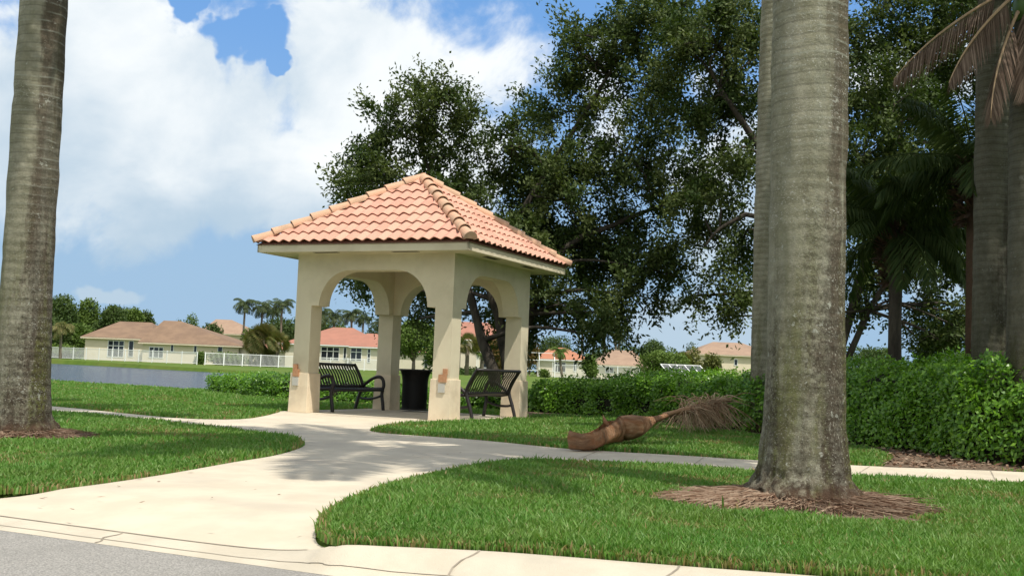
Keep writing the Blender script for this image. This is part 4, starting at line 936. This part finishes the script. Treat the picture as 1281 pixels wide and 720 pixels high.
def fence(label, pts, gap, Hf=1.25):
    """pts: (px, py, Y) along the foot"""
    P = [Vector((*at(*p)[:2], TZ(p[2]))) for p in pts]; root = empty('fence', P[0]); tag(root, label, 'fence', 'white picket pool fences'); O = P[0]
    pk = Boxes(); rl = Tubes()
    for a, c in zip(P[:-1], P[1:]):
        L = (c - a).length; d = (c - a) / L; n = max(1, round(L / gap)); R = Matrix.Translation(a - O) @ Matrix.Rotation(math.atan2(d.y, d.x), 4, 'Z')
        for i in range(n + 1):
            x = L * i / n; b = Boxes(); b.box((x - .04, -.04, -.1), (x + .04, .04, Hf + .06), R); b.build('post', m_fence, root)
        m = int(L / .13)
        for i in range(m): x = L * (i + .5) / m; pk.box((x - .014, -.012, .08), (x + .014, .012, Hf - .02), R)
        for z in (.1, Hf - .02): rl.add([R @ Vector((0, 0, z)), R @ Vector((L, 0, z))], .035, 4)
    pk.build('pickets', m_fence, root); rl.build('rail', m_fence, root, False)
fence('long white picket fence in front of the tan roofed house on the left shore', [(60, 446.5, 122), (190, 453, 116), (246, 456, 113)], 1.9)
fence('white picket fence running from the clipped hedge to the pavilion column', [(256, 457, 113), (370, 459, 118), (476, 464, 122)], 2.0)
fence('white picket fence in front of the orange roofed house', [(694, 470, 132), (745, 470, 132), (800, 471, 132)], 2.2, 1.6)

def bush(label, px, top, halfw, Y, m, n=1500, leaf=.32, name='tree', cat='tree', group='trees beyond the lake', trunk=True, base=None, sub=7, seed=0):
    c = at(px, top, Y); r = halfw * Y / F; H = c[2]; root = empty(name, (c[0], c[1], 0)); tag(root, label, cat, group)
    n = int(n * 2.2); sub = sub + 3; rg = np.random.default_rng(int(px * 7 + top)); lv = Leaves(); z0 = H * .08 if trunk else 0.0
    if base is not None: z0 = base
    cz = (z0 + H) / 2; hz = (H - z0) / 2; tb = Tubes()
    for k in range(sub):
        a = rg.uniform(0, 6.28); q = rg.uniform(0, .62); lx = math.cos(a) * r * q; ly = math.sin(a) * r * q; lz = cz + rg.uniform(-.5, .5) * hz; 
        if k == 0: lx, ly, lz = 0, 0, H - hz * .5
        lr = r * rg.uniform(.45, .62); lh = min(hz * rg.uniform(.42, .6), H - lz)
        u = norm(RNG.normal(size=(n // sub, 3))) * (RNG.uniform(.2, 1, n // sub) ** .4)[:, None]; P = np.stack([lx + u[:, 0] * lr, ly + u[:, 1] * lr, lz + u[:, 2] * lh], 1); P += RNG.normal(size=P.shape) * leaf * .35; P[:, 2] = np.clip(P[:, 2], .05, None)
        lv.cloud(P, leaf, .6, .5, np.clip(rg.random() * .4 + RNG.random(len(P)) * .6, 0, 1)); tb.add([(0, 0, min(z0, H * .3) * .9), (lx * .5, ly * .5, (z0 + lz) / 2), (lx, ly, lz)], [r * .05, r * .035, r * .015], 5)
    tb.add([(0, 0, 0), (0, 0, max(.3, z0 * .95 + .05))], [r * .08, r * .055], 6); lv.build('crown' if name == 'tree' else 'foliage', m, root); tb.build('trunk' if name == 'tree' else 'branches', m_ptrunk_far if m is not m_far1 else m_oakbark, root); return root
for i, (px, top, hw, Y, m, lab) in enumerate([
    (40, 372, 30, 175, m_far1, 'dark rounded tree just left of the left palm trunk on the far shore'), (78, 366, 27, 172, m_far1, 'tallest dark tree of the far left woods beside the palm trunk'), (112, 372, 26, 176, m_far2, 'brighter green tree second in the far left woods'),
    (140, 381, 24, 170, m_far1, 'dark rounded tree over the left end of the tan roof'), (165, 384, 22, 178, m_far2, 'mid green tree over the ridge of the tan roof'), (184, 388, 16, 182, m_far1, 'rightmost small dark tree of the far left woods'),
    (70, 398, 24, 150, m_far1, 'low dark tree under the tall ones by the left palm trunk'), (95, 405, 20, 152, m_far2, 'small leafy tree beside the cream end wall'), (10, 385, 30, 165, m_far1, 'dark tree hidden mostly behind the left palm trunk')]):
    bush(lab, px, top, hw, Y, m, 4200, .42)
bush('small bushy tree peeking above the tan roof right slope', 240, 391, 15, 190, m_far2, 1400); bush('small dark shrub crown left of the beige roof', 224, 396, 9, 190, m_far1, 700)
bush('grey green tree in front of the beige roofed house', 268, 403, 14, 150, m_far1, 1600); bush('broad green tree behind the three tall palms near the left arch', 395, 393, 48, 185, m_far1, 4000, .42)
bush('bright green tree above the salmon roof in the left arch', 427, 400, 16, 175, m_far2, 1600); bush('dark green tree at the right end of the salmon roof', 470, 402, 20, 180, m_far1, 1800)
bush('round dark green tree low behind the tall hedge, left of the slim reddish palm', 1178, 398, 38, 26, m_far1, 5200, .11, seed=4)
bush('dense dark tree behind the royal palms at the right edge', 1262, 385, 60, 27, m_far1, 6500, .12)
bush('bushy green tree behind the large olive fan palm', 350, 396, 30, 155, m_far1, 3000, .34)
bush('green tree low behind the fan palms, beside the first pavilion column', 312, 408, 14, 150, m_far2, 1400, .32)
bush('leafy light green tree with pale trunk behind the trash can', 520, 398, 36, 105, m_far2, 3600, .27, base=1.6); bush('olive green tree beside the near column in the back arch', 548, 400, 16, 112, m_far2, 1600)
bush('dense green tree right of the pavilion column behind the pool enclosure', 690, 418, 26, 178, m_far1, 2600); bush('tree with rusty orange leaves beside the pavilion column', 664, 426, 14, 150, m_far4, 1400)
bush('bushy tree with rusty leaves seen between the oak trunks', 624, 418, 16, 120, m_far4, 1300, .28)
bush('wide green tree behind the orange roof under the coconut palms', 752, 432, 30, 185, m_far1, 2600); bush('round dark green tree right of the tan roof gap', 818, 424, 24, 165, m_far1, 2800)
bush('spreading fresh green tree over the right slope of the tan roof', 828, 438, 34, 120, m_far2, 2800, .27); bush('small conical green tree in front of the tan roofed house', 740, 444, 13, 125, m_far2, 1200, .27)
bush('olive tree left of the two storey house', 868, 434, 18, 140, m_far3, 1500); bush('dusky round tree before the two storey house wall', 893, 441, 13, 130, m_far3, 1100)
bush('distant dark tree above the two storey roof right end', 950, 430, 14, 190, m_far1, 900); bush('distant tree line clump left of two storey roof', 866, 428, 16, 195, m_far1, 1000)
bush('distant dark tree seen low between the large palm and the shaded palm', 1090, 432, 30, 150, m_far1, 2600)
bush('distant leafy tree at the right behind the tall hedge', 1170, 420, 30, 60, m_far1, 2600, .16)
bush('trimmed green shrub row behind the left end of the white fence', 80, 432, 32, 128, m_far2, 2200, .3, 'shrub', 'shrub', 'shrubs beyond the lake', False)
bush('clipped green hedge at the break in the white fence', 251, 440, 7, 116, m_far2, 900, .24, 'shrub', 'shrub', 'shrubs beyond the lake', False)
bush('low hedge behind the second white fence', 285, 441, 28, 119, m_far2, 1500, .26, 'shrub', 'shrub', 'shrubs beyond the lake', False)
bush('dark green shrub under the fan palms', 330, 440, 24, 124, m_far1, 1400, .26, 'shrub', 'shrub', 'shrubs beyond the lake', False)
bush('low dark shrubs at the foot of the red roofed house', 590, 461, 36, 118, m_far1, 1800, .26, 'shrub', 'shrub', 'shrubs beyond the lake', False)
bush('small shrub left of the house with the orange roof', 682, 462, 8, 128, m_far2, 500, .24, 'shrub', 'shrub', 'shrubs beyond the lake', False)

def far_palm(label, px, top, Y, L, m=m_farfrond, nf=22, seed=1, group='tall palms beyond the lake', wide=.11, tr=.16):
    c = at(px, top, Y); Lm = L * 1.15 * Y / F; H = c[2] - Lm * .25; root = empty('palm_tree', (c[0], c[1], 0)); tag(root, label, 'palm tree', group); rg = random.Random(seed)
    t = Tubes(); bx = rg.uniform(-.6, .6); t.add(S([(bx, 0, 0), (bx * .4, 0, H * .5), (0, 0, H)], 4), tr, 6); t.build('trunk', m_ptrunk_far, root)
    lv = Leaves(); tb = Tubes()
    for i in range(nf): frond(lv, tb, (0, 0, H), i * 2.399 + rg.uniform(-.25, .25), rg.uniform(-.35, 1.2), Lm * rg.uniform(.85, 1.15), 20, Lm * .34, wide * Lm / 3, 2.1, rng=rg, rach=.05, hang=.5)
    cr = lv.build('crown', m, root); tb.build('rachis', m, cr)
for i, (px, top, Y, L, lab) in enumerate([(307, 376, 150, 16, 'leftmost tall palm standing left of the first pavilion column'), (329, 378, 152, 17, 'second tall palm left of the first pavilion column'), (353, 377, 148, 17, 'tall palm next to the edge of the first pavilion column'), (342, 386, 160, 14, 'shorter palm between two tall ones left of the first column'),
    (401, 388, 150, 17, 'tall palm just inside the left arch'), (419, 390, 155, 15, 'palm over the peak of the salmon roof'), (440, 389, 150, 15, 'palm right of centre in the left arch'), (455, 394, 158, 13, 'shorter palm at right in the left arch'),
    (729, 403, 160, 13, 'leftmost coconut palm standing alone right of the pavilion'), (745, 402, 160, 13, 'middle coconut palm right of the pavilion'), (757, 401, 158, 13, 'right coconut palm under the oak leaves'), (775, 420, 170, 11, 'lower coconut palm right of the three'), (770, 408, 155, 13, 'dark palm under the oak crown edge'),
    (77, 404, 118, 17, 'yellowish palm by the far shore fence beside the left palm trunk'), (700, 436, 125, 12, 'feathery palm in front of the orange roof'), (477, 400, 160, 12, 'palm just left of the back pavilion column')]):
    far_palm(lab, px, top, Y, L, m_sabal if i == 13 else (m_far2 if i == 14 else m_farfrond), 24, 40 + i)

def fan_palm(label, px, top, halfw, Y, m, seed, nf=46):
    c = at(px, top, Y); r = halfw * Y / F; H = c[2]; root = empty('fan_palm', (c[0], c[1], 0)); tag(root, label, 'palm tree', 'fan palms beyond the lake'); rg = random.Random(seed); hz = H - r
    t = Tubes(); t.add([(0, 0, 0), (0, 0, hz)], [.22, .18], 8); t.build('trunk', m_ptrunk_far, root); lv = Leaves(); C, D, N = [], [], []
    for i in range(nf):
        a = rg.uniform(0, 6.283); e = rg.uniform(-.7, 1.4); d = Vector((math.cos(a) * math.cos(e), math.sin(a) * math.cos(e), math.sin(e))); q = Vector((0, 0, hz)) + d * r * .45; s_ = d.orthogonal().normalized()
        for j in range(11): b_ = (j - 5) * .24; w = s_.cross(d); dd = d * math.cos(b_) + w * math.sin(b_) + Vector((0, 0, -.25)); C.append(tuple(q)); D.append(tuple(dd)); N.append(tuple(s_))
    lv.add(np.array(C), np.array(D), np.array(N), r * .55, r * .055, None, .2); lv.build('crown', m, root)
fan_palm('large olive fan palm in front of the beige roofed house', 331, 399, 26, 122, m_sabal, 1, 220); fan_palm('smaller fan palm right of the large olive one', 349, 410, 18, 120, m_sabal, 2, 60); fan_palm('smaller fan palm left of the large olive one', 316, 412, 14, 124, m_sabal, 3, 50)
fan_palm('fan palm beside the near pavilion column in the right arch', 586, 412, 18, 110, m_sabal, 4, 60); fan_palm('small fan palm with thin trunk in front of the pool enclosure', 604, 428, 12, 112, m_far2, 5, 40); fan_palm('olive fan palm left of the two storey house', 855, 436, 13, 125, m_sabal, 6, 50)
fan_palm('fan palm with darker fronds over the red roofed house', 575, 418, 14, 118, m_farfrond, 7, 50)
